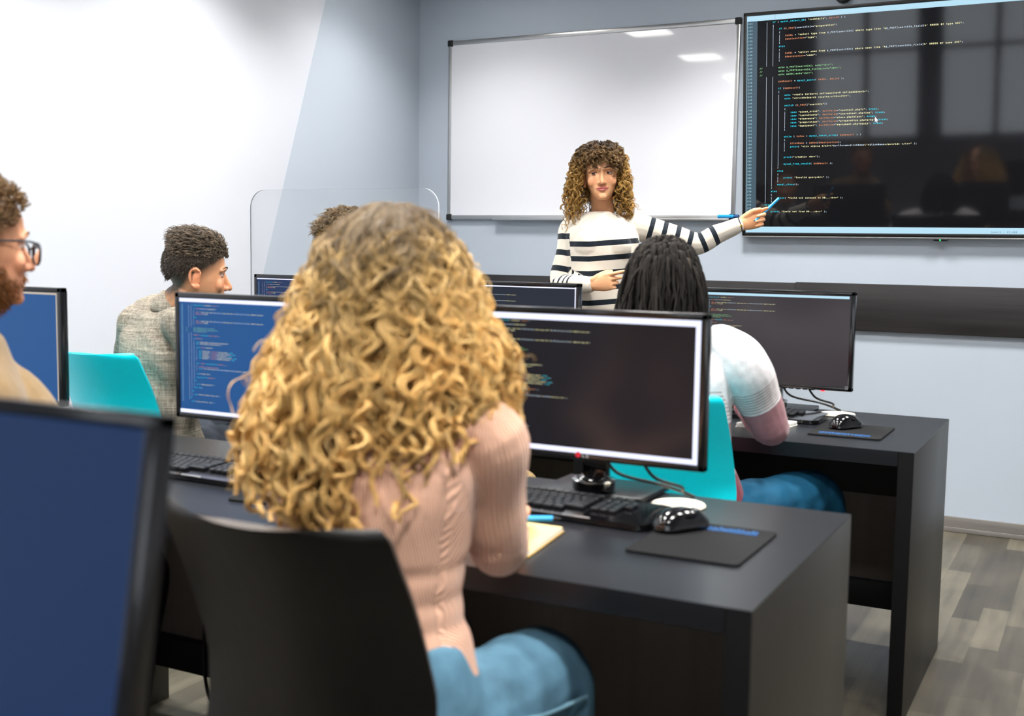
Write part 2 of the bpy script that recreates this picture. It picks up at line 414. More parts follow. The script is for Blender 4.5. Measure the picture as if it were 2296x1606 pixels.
CODE = [(121, 4, [(C_, 'if'), (W_, ' ( '), (C_, 'mysql_select_db'), (W_, '( '), (Y_, '"cocktails"'), (W_, ', '), (O_, '$aLink'), (W_, ' ) )')]),
 (122, 4, [(W_, '{')]), (123, 8, [(C_, 'if'), (W_, ' ('), (O_, '$_POST'), (W_, '[searchIn]=='), (Y_, '"preparation"'), (W_, ')')]), (124, 8, [(W_, '{')]),
 (125, 12, [(O_, '$aSQL'), (W_, ' = '), (Y_, '"select type from '), (W_, POST), (Y_, " where type like '%"), (W_, '$_POST[searchIn_Field]'), (Y_, "%' ORDER BY type ASC\""), (W_, ';')]),
 (126, 12, [(O_, '$designation'), (W_, '='), (Y_, '"type"'), (W_, ';')]), (127, 8, [(W_, '}')]), (128, 8, [(C_, 'else')]), (129, 8, [(W_, '{')]),
 (130, 12, [(O_, '$aSQL'), (W_, ' = '), (Y_, '"select name from '), (W_, POST), (Y_, " where name like '%"), (W_, '$_POST[searchIn_Field]'), (Y_, "%' ORDER BY name ASC\""), (W_, ';')]),
 (131, 12, [(O_, '$designation'), (W_, '='), (Y_, '"name"'), (W_, ';')]), (132, 8, [(W_, '}')]),
 (134, -4, [(G_, '//          echo $_POST[searchIn]; echo"<br>";')]), (135, -4, [(G_, '//          echo $_POST[searchIn_Field];echo"<br>";')]), (136, -4, [(G_, '//          echo $aSQL;echo"<br>";')]),
 (138, 8, [(O_, '$aQResult'), (W_, ' = '), (C_, 'mysql_query'), (W_, '( '), (O_, '$aSQL'), (W_, ', '), (O_, '$aLink'), (W_, ' );')]),
 (140, 8, [(C_, 'if'), (W_, ' ('), (O_, '$aQResult'), (W_, ')')]), (141, 8, [(W_, '{')]),
 (142, 12, [(C_, 'echo'), (Y_, ' "<table border=1 cellspacing=0 cellpadding=5>"'), (W_, ';')]), (143, 12, [(C_, 'echo'), (Y_, ' "<tr><th>Search results:</th></tr>"'), (W_, ';')]),
 (145, 12, [(C_, 'switch'), (W_, ' ('), (O_, '$_POST'), (W_, '['), (Y_, '"searchIn"'), (W_, '])')]), (146, 12, [(W_, '{')])]
for k, (a, u) in enumerate((('mixed_drink', 'cocktail.php?c'), ('ingredients', 'ingredient.php?ing'), ('glassware', 'glass.php?glass'), ('preparation', 'preparation.php?prep'), ('equipment', 'equipment.php?equip'))):
    CODE.append((147 + k, 16, [(C_, 'case'), (Y_, ' "%s"' % a), (W_, ': '), (O_, '$urlParam'), (W_, '='), (Y_, '"%s"' % u), (W_, '; '), (C_, 'break'), (W_, ';')]))
CODE += [(152, 12, [(W_, '}')]), (154, 12, [(C_, 'while'), (W_, ' ( '), (O_, '$aRow'), (W_, ' = '), (C_, 'mysql_fetch_array'), (W_, '( '), (O_, '$aQResult'), (W_, ' ) )')]), (155, 12, [(W_, '{')]),
 (156, 16, [(O_, '$linkName'), (W_, ' = '), (O_, '$aRow'), (W_, '['), (O_, '$designation'), (W_, '];')]),
 (157, 16, [(C_, 'print'), (W_, '( '), (Y_, '"<tr> <td><a href=\\"'), (W_, '$urlParam=$linkName'), (Y_, '\\">'), (W_, '$linkName'), (Y_, '</a></td> </tr>"'), (W_, ' );')]), (158, 12, [(W_, '}')]),
 (160, 12, [(C_, 'print'), (W_, '('), (Y_, '"</table> <br>"'), (W_, ');')]), (162, 12, [(C_, 'mysql_free_result'), (W_, '( '), (O_, '$aQResult'), (W_, ' );')]), (163, 8, [(W_, '}')]),
 (164, 8, [(C_, 'else')]), (165, 8, [(W_, '{')]), (166, 12, [(C_, 'print'), (W_, '( '), (Y_, '"Invalid query<br>"'), (W_, ' );')]), (167, 8, [(W_, '}')]), (168, 8, [(C_, 'mysql_close'), (W_, '();')]),
 (169, 4, [(W_, '}')]), (170, 4, [(C_, 'else')]), (171, 4, [(W_, '{')]), (172, 8, [(C_, 'print'), (W_, '( '), (Y_, '"Could not connect to DB...<br>"'), (W_, ' );')]), (173, 4, [(W_, '}')]),
 (174, 0, [(C_, 'else')]), (175, 0, [(W_, '{')]), (176, 4, [(C_, 'print'), (W_, '( '), (Y_, '"Could not find DB...<br>"'), (W_, ' );')])]
TW, TH, CW, LP = 1.84, 1.0465, .00744, .01597
def rect(mb, x0, x1, z0, z1, mi=0, y=0): mb.add([(x0, y, z0), (x1, y, z0), (x1, y, z1), (x0, y, z1)], [(0, 1, 2, 3)], mi)
tx = MB()
for ln in range(121, 177): text_mb(tx, str(ln), .0228, .9962 - (ln - 121) * LP - .0036, CW, N_)
for ln, col, segs in CODE:
    x = .1093 + col * CW; z = .9962 - (ln - 121) * LP - .0036
    for mi, s in segs: text_mb(tx, s, x, z, CW, mi); x += len(s) * CW
def zl(ln): return .9962 - (ln - 121) * LP
for col, a, c in ((0, 121, 133.6), (4, 121.8, 133.6), (0, 136.6, 173.5), (4, 136.6, 168.6), (8, 141.8, 162.6), (12, 146.8, 151.6), (12, 155.7, 157.6), (8, 124.7, 126.6), (8, 129.7, 131.6), (8, 165.7, 166.6), (4, 171.7, 172.6)):
    rect(tx, .1113 + col * CW, .1125 + col * CW, zl(c), zl(a), W_)
TEXT_ME = newmesh('code_text', tx.V, tx.F)
for m in (T_C, T_Y, T_O, T_W, T_G, T_N): TEXT_ME.materials.append(m)
TEXT_ME.polygons.foreach_set('material_index', np.array(tx.I, np.int32))
def fold_marks(mb, mi):
    rect(mb, .0695, .071, .045, 1.0, mi, -.0002)
    for ln in (122, 124, 129, 141, 146, 155, 165, 171, 175): rect(mb, .066, .0745, zl(ln) - .005, zl(ln) + .005, mi, -.0004)

# ================================================================== TELEVISION (tilted a little towards the class)
tv = empty('television', (-1.6239, 5.53, 1.3464), 'large wall mounted television showing program code on a dark screen', 'television', rot=(math.radians(5.38), 0, 0))
m_tvs = screen_mat('tv_screen', (6, 6, 8), .9, .05, .45)
mb = MB(); bz = .0165
for a, c in (((0, 0), (TW, bz)), ((0, TH - bz), (TW, TH)), ((0, 0), (bz, TH)), ((TW - bz, 0), (TW, TH))): mb.box((a[0], -.006, a[1]), (c[0], .03, c[1]), .003)
mb.box((.01, .004, .01), (TW - .01, .045, TH - .01), .006)
mb.build('housing', m_blk, tv)
MB().box((bz - .002, -.001, bz - .002), (TW - bz + .002, .003, TH - bz + .002)).build('screen', m_tvs, tv)
t = bpy.data.objects.new('code_text', TEXT_ME); COL.objects.link(t); t.parent = tv; t.location = (0, -.0022, 0)
mb = MB(); rect(mb, .0165, .0665, .045, 1.006, 1, -.0014); fold_marks(mb, 2); rect(mb, .0165, TW - .0165, 1.006, 1.03, 0, -.0016); rect(mb, .0165, TW - .0165, .0165, .0445, 0, -.0016); rect(mb, .149, .150, 1.008, 1.03, 1, -.0019)
rect(mb, .0165, .0185, .045, 1.006, 0, -.0019)
text_mb(mb, 'length : 37,243    lines : 1,638', 1.125, .0225, .0072, 3, .0118, -.002)
mb.build('editor_window', [T_BAR, T_GUT, glow('fold_marker', (70, 120, 135)), T_DK], tv)
mb = MB(); mb.add([(.6135, -.0024, .545), (.6135, -.0024, .521), (.619, -.0024, .5265), (.6225, -.0024, .5185), (.6255, -.0024, .52), (.622, -.0024, .528), (.629, -.0024, .528)], [(0, 1, 2, 3, 4, 5, 6)]); mb.build('mouse_pointer', T_LAV, tv)
MB().box((0, -.007, -.007), (TW, .03, .0), .002).build('bottom_trim', m_alu, tv)
MB().box((.885, -.012, -.016), (.945, .02, -.006), .003).build('sensor', m_blkg, tv)
MB().box((.912, -.0128, -.0155), (.917, -.011, -.007)).build('power_led', glow('led_green', (40, 230, 120), 1.5), tv)
mb = MB(); mb.box((.6, .045, .3), (1.24, .06, .8), .004)
for x in (.7, 1.14): mb.box((x - .02, .04, .25), (x + .02, .07, .85), .004)
mb.build('wall_bracket', m_steel, tv)
cb = at(1890, -14, Y=5.545)
wc = empty('wall_camera', (cb[0], YF, cb[2]), 'small dark dome camera fixed to the wall just above the television', 'camera')
V, F = ellip((0, -.03, 0), (.034, .034, .034)); MB().add(V, F).build('dome', m_blkg, wc); MB().cyl((0, -.02, 0), (0, 0, 0), .04, 24).build('base', m_dark, wc)

# ================================================================== DESKS
DW, DD, DH = .945, .718, .75
def make_desk(x, yf, label):
    t = empty('computer_desk', (x, yf + DD / 2, 0), label, 'desk', 'black computer desks in rows'); w, d = DW / 2 - .0015, DD / 2
    mb = MB(); mb.prism([(-w, DH - .002), (-w + .041, DH - .002), (-w + .041, DH - .04), (w - .041, DH - .04), (w - .041, DH - .002), (w, DH - .002), (w, DH), (-w, DH)], -d, d)
    mb.V = [(a_, y_, z_) for a_, z_, y_ in mb.V]; mb.F = [f[::-1] for f in mb.F]; mb.build('tabletop', m_desk, t, smooth=False)
    for s in (-1, 1):
        MB().box((s * w, -d + .004, 0), (s * (w - .04), d - .001, DH - .0025), .001).build('side_panel', m_panel, t)
        MB().box((s * w, -d, 0), (s * (w - .04), -d + .0035, DH - .0025), .001).build('edge_band', m_edge, t)
    MB().box((-w + .041, d - .05, .21), (w - .041, d - .03, .62), .002).build('modesty_panel', m_modesty, t)
    MB().box((-w + .041, d - .10, .5), (w - .041, d - .052, DH - .042), .003).build('cable_tray', m_dark, t)
    MB().box((-w + .041, d - .07, .12), (w - .041, d - .03, .208), .003).build('foot_rail', m_dark, t)
    MB().lathe([(0, .0), (.052, .0), (.056, .003), (.054, .006), (.035, .0075), (0, .008)], 40, (.145, .245, DH)).build('cable_grommet', m_cream, t)
    return t
XC = [-.442 - DW / 2 - DW * k for k in range(3)]
d0 = make_desk(XC[0], 1.623, 'black desk under the branded widescreen monitor, nearest to the right')
def desk(x, yf, label):
    t = copy_tree(d0); t.location = (x, yf + DD / 2, 0); t['label'] = label
    if x != XC[0] or yf < 1:
        for ch in t.children:
            if ch.name.startswith('cable_grommet'): ch.location.x += .16
    return t
desk(XC[1], 1.623, 'black desk carrying the blue monitor beside the blonde curls')
desk(XC[2], 1.623, 'black desk against the white wall carrying the blue screen behind the bearded man')
desk(XC[0], 3.156, 'black desk in front of the dreadlocked person, free end towards the grey wall')
desk(XC[1], 3.156, 'black desk behind the blonde curls carrying the monitor below the teacher')
desk(XC[2], 3.156, 'black desk under the clear acrylic screen by the white wall')
desk(XC[0], .09, 'black desk holding the large blurred monitor in the foreground')

# ================================================================== MONITORS
m_mon = M('monitor_plastic', (14, 14, 16), .2, coat=.3)
SW, SH = .5, .285
def make_monitor(x, yfront, label, scr, look, z0=.09, tz=.402, w=.53, stand='plate', text=True):
    t = empty('monitor', (x, yfront + .1, DH + .0005), label, 'monitor', 'black desktop monitors'); h = tz - z0
    mb = MB(); f = -.1; bs, bt, bb = (w - SW) / 2, .0135, h - SH - .0135
    for a, c in (((-w / 2, z0), (w / 2, z0 + bb)), ((-w / 2, tz - bt), (w / 2, tz)), ((-w / 2, z0), (-w / 2 + bs, tz)), ((w / 2 - bs, z0), (w / 2, tz))): mb.box((a[0], f, a[1]), (c[0], f + .022, c[1]), .0025)
    mb.box((-w / 2 + .005, f + .006, z0 + .005), (w / 2 - .005, f + .03, tz - .005), .006)
    mb.box((-.17, f + .02, z0 + .04), (.17, f + .055, tz - .06), .012); mb.build('housing', m_mon, t)
    MB().box((-SW / 2, f + .002, z0 + bb), (SW / 2, f + .006, tz - bt)).build('screen', scr, t)
    zb = z0 + bb; s = SW / TW
    if text:
        o = bpy.data.objects.new('code_text', TEXT_ME); COL.objects.link(o); o.parent = t; o.location = (-SW / 2, f + .0008, zb - .002); o.scale = (s, 1, s)
    mb = MB(); e = SW / 2; top = tz - bt
    if look == 'lav':   # pale window border on all sides
        rect(mb, -e, e, top - .0125, top, 0, f + .001); rect(mb, -e, e, zb, zb + .0105, 0, f + .001); rect(mb, e - .0105, e, zb, top, 0, f + .001)
    elif look == 'bar': rect(mb, -e, e - .004, top - .009, top - .001, 1, f + .001)
    elif look == 'thin': rect(mb, -e, e, top - .0055, top, 2, f + .001); rect(mb, e - .004, e, zb, top, 2, f + .001)
    elif look == 'both':
        m2_ = MB(); rect(m2_, -e, e, zb, zb + .009, 0, f + .001); m2_.build('status_bar', T_LAV, t); rect(mb, -e, e, top - .009, top, 0, f + .001)
    elif look == 'thinlav': rect(mb, -e, e, top - .0055, top - .0015, 0, f + .001); rect(mb, e - .005, e - .001, zb, top, 0, f + .001)
    if mb.V: mb.build('editor_window', [T_LAV, T_BAR, glow('beige_border', (190, 178, 160), .9)], t)
    MB().box((-.028, -.03, .02), (.028, .0, z0 + .12), .006).build('neck', m_blkg, t)
    if stand == 'plate':
        MB().box((-.12, -.055, 0), (.12, .115, .013), .004).build('base', m_desk, t)
        MB().lathe([(0, .013), (.04, .013), (.046, .02), (.046, .034), (.04, .04), (.03, .046), (0, .047)], 28, (0, -.028, 0)).build('pedestal', m_blkg, t)
        MB().lathe([(.043, .0335), (.0475, .035), (.0475, .039), (.043, .0405)], 28, (0, -.028, 0)).build('chrome_ring', m_chrome, t)
    else: MB().box((-.12, -.07, 0), (.12, .1, .012), .004).build('base', m_blkg, t)
    for k, (xa, xb) in enumerate(((.03, .205), (.11, .21))):
        mb = MB(); mb.tube([(xa, -.06, z0 + .02), (xa + .03, -.045, .06), ((xa + xb) / 2 + .03, -.02, .04), (xb - .02, -.0, .026), (xb, .014, .0145)], .0035, 8); mb.build('cable', m_blk, t)
    return t
s_dark = screen_mat('screen_charcoal', (20, 18, 23), 1.); s_grey = screen_mat('screen_grey', (54, 50, 53), 1.); s_blue = screen_mat('screen_blue', (20, 76, 134), 1.)
s_navy = screen_mat('screen_navy', (18, 42, 84), 1.); s_slate = screen_mat('screen_slate', (32, 38, 50), 1.); s_deep = screen_mat('screen_deep_blue', (24, 46, 82), 1.)
mon_lg = make_monitor(-.957, 2.15, 'widescreen monitor with pale bright window border, right of the blonde curls', s_dark, 'lav')
mb = MB(); V, F = [], []
V, F = limb([(-.006, -.1006, .1005), (-.006, -.0985, .1005)], .0058, seg=24, n=1, cap=0); mb.add(V, F, 0)
for k, ch in enumerate('LG'): text_mb(mb, ch, 0.003 + k * .0085, .0962, .0088, 1, .0125, -.1008)
mb.build('logo', [m_red, m_lgrey], mon_lg)
mon_rm = make_monitor(-.972, 3.65, 'dark grey monitor in front of the dreadlocked person, with red standby light', s_grey, 'bar')
mb = MB()
for a, c in (((.244, .098), (.253, .0992)), ((.244, .1058), (.253, .107)), ((.244, .098), (.2452, .107)), ((.2518, .098), (.253, .107)), ((.2475, .101), (.2502, .1018)), ((.2475, .101), (.2483, .104))): rect(mb, a[0], c[0], a[1], c[1], 0, -.1006)
mb.build('logo', [m_lgrey], mon_rm)
MB().box((.168, -.098, .0865), (.180, -.09, .0905), .001).build('standby_light', glow('led_red', (255, 40, 50), 2.), mon_rm)
for k in range(5): MB().box((.045 + k * .022, -.097, .0875), (.06 + k * .022, -.089, .0905), .001).build('button', m_blk, mon_rm)
make_monitor(-1.803, 2.15, 'monitor with blue code screen left of the blonde curls', s_blue, 'both')
make_monitor(-2.70, 2.12, 'plain blue monitor behind the bearded man at the left edge', s_blue, 'thin', text=False)
make_monitor(-1.905, 3.65, 'slate screened monitor below the teacher, only its top showing', s_slate, 'thinlav')
make_monitor(-2.80, 3.63, 'small dark blue code monitor in front of the acrylic screen', s_navy, 'thinlav')
mon_fg = make_monitor(-.940, .66, 'very large out of focus blue monitor in the left foreground', s_deep, 'none', text=False, tz=.388, z0=.08)
for ch in mon_fg.children:       # this one leans back on its stand
    if ch.name.startswith(('housing', 'screen')):
        pv = Vector((0, -.09, .25)); ch.rotation_euler.x = -.17; ch.location = pv - Matrix.Rotation(-.17, 3, 'X') @ pv

# ================================================================== ACRYLIC SCREEN on the desk's rear edge
ya = 3.905; pL, pR = at(562, 480, Y=ya), at(984, 480, Y=ya); zt = at(770, 424, Y=ya)[2]
m_acr = M('clear_acrylic', (246, 250, 252), .02); nt = m_acr.node_tree; N = nt.nodes.new; L = nt.links.new
ta, gl_, mx, fr = N('ShaderNodeBsdfTransparent'), N('ShaderNodeBsdfGlossy'), N('ShaderNodeMixShader'), N('ShaderNodeFresnel')
ta.inputs[0].default_value = (.97, .975, .98, 1); gl_.inputs['Roughness'].default_value = .01; fr.inputs[0].default_value = 1.49
L(fr.outputs[0], mx.inputs[0]); L(ta.outputs[0], mx.inputs[1]); L(gl_.outputs[0], mx.inputs[2]); L(mx.outputs[0], nt.nodes['Material Output'].inputs[0])
m_acre = M('acrylic_polished_edge', (226, 234, 238), .3)
ac = empty('acrylic_screen', ((pL[0] + pR[0]) / 2, ya, .62), 'clear acrylic desk screen with rounded top corners in the corner by the grey paint', 'divider')
poly = []; rc = .075
for cx, cz, a0 in ((pR[0] - rc, zt - rc, 0), (pL[0] + rc, zt - rc, 90)):
    for k in range(9): a = math.radians(a0 + 90 * k / 8); poly.append((cx + rc * math.cos(a), cz + rc * math.sin(a)))
poly += [(pL[0], .62), (pR[0], .62)]
mb = MB(); mb.prism(poly, 0, .006); mb.V = [(v[0], ya + v[2] - .003, v[1]) for v in mb.V]; mb.F = [f[::-1] for f in mb.F]
mb.I = [0, 0] + [1] * (len(mb.F) - 2); mb.build('panel', [m_acr, m_acre], ac, smooth=False, world=True)
for x in (pL[0] + .2, pR[0] - .2): MB().box((x - .02, 3.876, .64), (x + .02, ya - .0035, .757), .002).box((x - .02, 3.84, .7512), (x + .02, 3.88, .757), .002).build('clamp', m_alu, ac, world=True)

# ================================================================== CHAIRS
def make_chair(x, ytop, label, ms, mr, rot=0):
    t = empty('shell_chair', (x, ytop + .27, 0), label, 'chair', 'moulded shell chairs', (0, 0, rot))
    prof = catmull([(.215, .435), (.2, .452), (.08, .452), (-.05, .446), (-.115, .458), (-.136, .51), (-.151, .62), (-.196, .76), (-.27, .915)], 6)
    L0 = np.concatenate([[0], np.cumsum(np.linalg.norm(np.diff(prof, axis=0), axis=1))]); e0 = np.array([0, .0012, .004, .008, .013, .018]); q0 = np.concatenate([e0, np.linspace(.03, L0[-1] - .03, 44), L0[-1] - e0[::-1]])
    prof = np.column_stack([np.interp(q0, L0, prof[:, 0]), np.interp(q0, L0, prof[:, 1])]); nv, nu = len(prof), 17; P = np.zeros((nv, nu, 3)); s = np.linspace(0, 1, nv); Lr = np.concatenate([[0], np.cumsum(np.linalg.norm(np.diff(prof, axis=0), axis=1))])
    for i in range(nv):
        z = prof[i][1]; up = min(1, max(0, (z - .47) / .2)); w = .190 + .014 * min(1, max(0, (.9 - z) / .25)) * (up > 0) - .008 * math.sin(min(1, Lr[i] / Lr[-1] * 1.15) * PI) * (1 if up > 0 else .3)
        e = min(Lr[i], Lr[-1] - Lr[i]); rc = .016
        if e < rc: w -= rc - math.sqrt(max(0, rc * rc - (rc - e) ** 2))
        for j in range(nu):
            u = 2 * j / (nu - 1) - 1
            P[i, j] = (u * w, prof[i][0] + up * .055 * u * u, z + (1 - up) * .012 * u * u * (1 if prof[i][0] < .15 else 0))
    dx, dy = np.gradient(P, axis=0), np.gradient(P, axis=1); nn = np.cross(dy, dx); nn /= np.linalg.norm(nn, axis=2)[..., None] + 1e-9
    A, B = P + nn * .006, P - nn * .006; mb = MB(); mb.grid(A, 0); mb.grid(B[:, ::-1], 0)
    ring = [(0, j) for j in range(nu)] + [(i, nu - 1) for i in range(1, nv)] + [(nv - 1, j) for j in range(nu - 2, -1, -1)] + [(i, 0) for i in range(nv - 2, 0, -1)]
    VA = [A[i, j] for i, j in ring]; VB = [B[i, j] for i, j in ring]; n = len(ring)
    mb.add(VA + VB, [(k, n + k, n + (k + 1) % n, (k + 1) % n) for k in range(n)], 1); mb.build('seat_shell', [ms, mr], t)
    mb = MB()
    for y in (.14, -.08): mb.tube([(-.15, y, .428), (.15, y, .428)], .009, 10)
    mb.build('seat_frame', m_steel, t)
    for sx in (-1, 1):
        for y0_, y1_ in ((.14, .2), (-.08, -.2)):
            mb = MB(); mb.tube([(sx * .15, y0_, .428), (sx * .17, y0_ + (y1_ - y0_) * .3, .36), (sx * .2, y1_, .012)], .009, 10)
            g = mb.build('leg', m_steel, t); MB().cyl((sx * .2, y1_, 0), (sx * .201, y1_ - (y1_ - y0_) * .03, .03), .012, 12).build('foot_cap', m_dark, g)
    return t
make_chair(-.978, 1.132, 'black ebony shell chair the blonde person in pink sits on', m_ebony, m_ebrim)
make_chair(-2.935, 2.63, 'cyan plastic chair under the man in the grey linen shirt', m_cyan, m_cyan2)
make_chair(-1.02, 2.66, 'cyan plastic chair behind the dreadlocked person in white and mauve', m_cyan, m_cyan2)

# ================================================================== DESK THINGS
kb_rows = [(.062, [1] * 15 + [0, 1, 1, 1]), (.036, [1] * 13 + [2, 0, 1, 1, 1, 1]), (.017, [1.5] + [1] * 12 + [1.5, 0, 1, 1, 1, 1]), (-.002, [1.75] + [1] * 11 + [2.25, 0, 1, 1, 1]), (-.021, [2.25] + [1] * 10 + [2.75, 0, 1, 1, 1]), (-.04, [1.25] * 3 + [5.5] + [1.25] * 3, )]
keyme = {}
def make_keyboard(c, rot, label):
    t = empty('keyboard', c, label, 'keyboard', 'black desktop keyboards', (0, 0, rot))
    mb = MB(); n = 9
    poly = [];
    for cx, cy, a0 in ((.195, .06, 0), (-.195, .06, 90), (-.195, -.06, 180), (.195, -.06, 270)):
        for k in range(6): a = math.radians(a0 + 18 * k); poly.append((cx + .03 * math.cos(a), cy + .02 * math.sin(a)))
    mb.prism(poly, 0, 1); mb.V = [(x, y, (.002 if z < .5 else (.013 + .045 * (y + .08)))) for x, y, z in mb.V]; mb.build('body', m_blkg, t)
    U = .019; P = .0187
    for y, ws in kb_rows:
        tot = 0; x = -.207
        for w in ws:
            if w == 0: x += .012; continue
            if w not in keyme:
                k = MB().box((-w * P / 2 + .0012, -.0082, 0), (w * P / 2 - .0012, .0082, .007), .0022); o = k.build('key', m_key, t); keyme[w] = o.data
            else: o = bpy.data.objects.new('key', keyme[w]); COL.objects.link(o); o.parent = t
            o.location = (x + w * P / 2, y, (.0135 + .045 * (y + .08))); o.rotation_euler = (.045, 0, 0); x += w * P
    if True:
        x = -.207 + 15 * P + .012 + 0
    MB().box((.05, -.0795, .009), (.11, -.074, .0145), .0015).build('front_strip', m_alu, t)
    return t
a, c = at(1478, 1193, Z=.757), at(1492, 1158, Z=.757)
make_keyboard((-.968, 2.065, DH + .0005), -.04, 'black keyboard on the near desk beside the open notebook')
make_keyboard((-1.0, 3.583, DH + .0005), -.03, 'black keyboard below the grey monitor on the far desk')
make_keyboard((-1.86, 1.975, DH + .0005), -.03, 'black keyboard below the blue code monitor, left of the blonde curls')

def make_mouse(c, rot, label):
    t = empty('computer_mouse', c, label, 'mouse', 'gloss black computer mice', (0, 0, rot))
    V, F = ellip((0, 0, 0), (.037, .061, .037), nu=28, nv=18); V[:, 2] = np.where(V[:, 2] < 0, V[:, 2] * .08, V[:, 2]); V[:, 0] *= 1 - .18 * np.cos(V[:, 1] / .056 * 2.2) * (V[:, 2] < .02)
    V[:, 2] *= 1 + .12 * np.clip(-V[:, 1] / .05, -1, 1); V[:, 2] += .0035
    MB().add(V, F).build('body', m_blkg, t)
    mb = MB(); mb.V = []; V2, F2 = limb([(-.004, .032, .0285), (.004, .032, .0285)], .0075, seg=18, n=1, cap=2); mb.add(V2, F2); mb.build('scroll_wheel', m_steel, t)
    return t
def make_pad(c, rot, flip, label):
    t = empty('mouse_pad', c, label, 'mouse pad', 'dark mouse pads', (0, 0, rot))
    poly = []
    for cx, cy, a0 in ((.09, .118, 0), (-.09, .118, 90), (-.09, -.118, 180), (.09, -.118, 270)):
        for k in range(5): a = math.radians(a0 + 22.5 * k); poly.append((cx + .012 * math.cos(a), cy + .012 * math.sin(a)))
    MB().prism(poly, 0, .004).build('mat', m_pad, t)
    mb = MB(); s = -1 if flip else 1; g = np.random.default_rng(5 + flip)
    x = -.068
    while x < .07:   # illegible flowing blue lettering
        h = g.uniform(.013, .026); w_ = g.uniform(.007, .011)
        mb.tube([(s * x, s * .085, .0042), (s * (x + w_ * .4), s * (.085 + h), .0042), (s * (x + w_ * .8), s * (.085 + h * .4), .0042), (s * (x + w_ * .5), s * .081, .0042), (s * (x + w_ * 1.1), s * .086, .0042)], .0019, 5); x += w_
    mb.build('lettering', m_blue, t)
    return t
make_pad((-.631, 1.968, DH + .0005), 0, 0, 'dark mouse pad with blue lettering on the near desk corner')
make_pad((-.66, 3.435, DH + .0005), 0, 1, 'dark mouse pad with blue lettering on the far desk')
make_pad((-1.50, 1.93, DH + .0005), .1, 0, 'dark mouse pad behind the blonde curls, only its edge showing')
make_mouse((-.695, 2.03, DH + .0065), -.55, 'gloss black mouse on the near desk beside the round cream cap')
make_mouse((-.685, 3.47, DH + .0065), -.45, 'gloss black mouse on the far desk pad')

nb = empty('notebook', (-.965, 1.80, DH + .0005), 'open notebook with tan pages under the arm of the blonde person', 'notebook', rot=(0, 0, .12))
for s in (-1, 1):
    us = np.linspace(0, 1, 9); vs = np.linspace(-.095, .095, 5)
    top = np.array([[(s * u * .095, v, .004 + .009 * (1 - (1 - min(1, u * 4)) ** 2) * (1 - .35 * u)) for u in us] for v in vs])
    mb = MB(); mb.grid(top if s > 0 else top[:, ::-1], 1); n_ = 9
    bot = top.copy(); bot[..., 2] = .003
    for A_, B_ in ((top[0], bot[0]), (bot[-1], top[-1]), (bot[:, -1], top[:, -1])): mb.add(list(A_) + list(B_), [(i, i + len(A_), i + len(A_) + 1, i + 1) for i in range(len(A_) - 1)], 0)
    mb.build('pages', [m_paper, m_tan if s > 0 else m_tan], nb)
MB().box((-.098, -.098, 0), (.098, .098, .003), .001).build('cover', M('notebook_cover', (196, 160, 92), .6), nb)
pn = empty('pen', (-.955, 1.90, DH + .019), 'blue pen lying on the open notebook by the arm', 'pen', rot=(0, 0, .5))
MB().cyl((-.06, 0, 0), (.05, 0, 0), .0055, 14).build('barrel', m_pen, pn); MB().cyl((.05, 0, 0), (.066, 0, 0), .005, 14, r2=.0015).build('tip', m_dark, pn)
nb2 = empty('notepad', (-.905, 3.405, DH + .0005), 'white notepad beside the mauve sleeve on the far desk', 'notepad', rot=(0, 0, -.15))
MB().box((-.065, -.075, .002), (.065, .075, .012), .001).build('pages', m_paper, nb2); MB().box((-.067, -.077, 0), (.067, .077, .0015), .0005).build('cover', m_paper, nb2)

# cables drooping below the desks
for k, (pts, lab) in enumerate((([(-2.02, 2.19, .3), (-2.0, 2.17, .17), (-1.93, 2.13, .12), (-1.82, 2.12, .13), (-1.75, 2.18, .2)], 'black cable drooping in a loop below the desk at the lower left'), ([(-1.80, 2.205, .25), (-1.84, 2.15, .15), (-1.88, 2.05, .012), (-1.97, 1.9, .0065)], 'black cable running from the desk down to the floor at the lower left'))):
    c_ = MB(); c_.tube(pts, .0045, 8, n=8); tag(c_.build('cable', m_blk), lab, 'cable')
for k in range(3):
    x = -1.27 - .028 * k; c_ = MB(); c_.tube([(x, 3.752, .70), (x - .01, 3.745, .55), (x + .012 * (k - 1), 3.75, .36), (x, 3.745, .006)], .004, 8, n=8)
    tag(c_.build('cable', m_blk), ['black cable hanging in the dark gap under the monitor, nearest the chair', 'black cable hanging in the dark gap under the monitor, middle of three', 'black cable hanging in the dark gap under the monitor, nearest the sleeve'][k], 'cable', 'cables hanging behind the middle desks')
# ================================================================== PEOPLE
UP = np.array([0, 0, 1.])
def frame(F, roll=0):
    """head frame: columns local x (viewer's right when facing the viewer), y (to the back of the head), z (up)"""
    y = -unit(F); z = unit(UP - y * (UP @ y)); x = np.cross(y, z); c, s = math.cos(roll), math.sin(roll)
    return np.column_stack([c * x + s * z, y, -s * x + c * z])

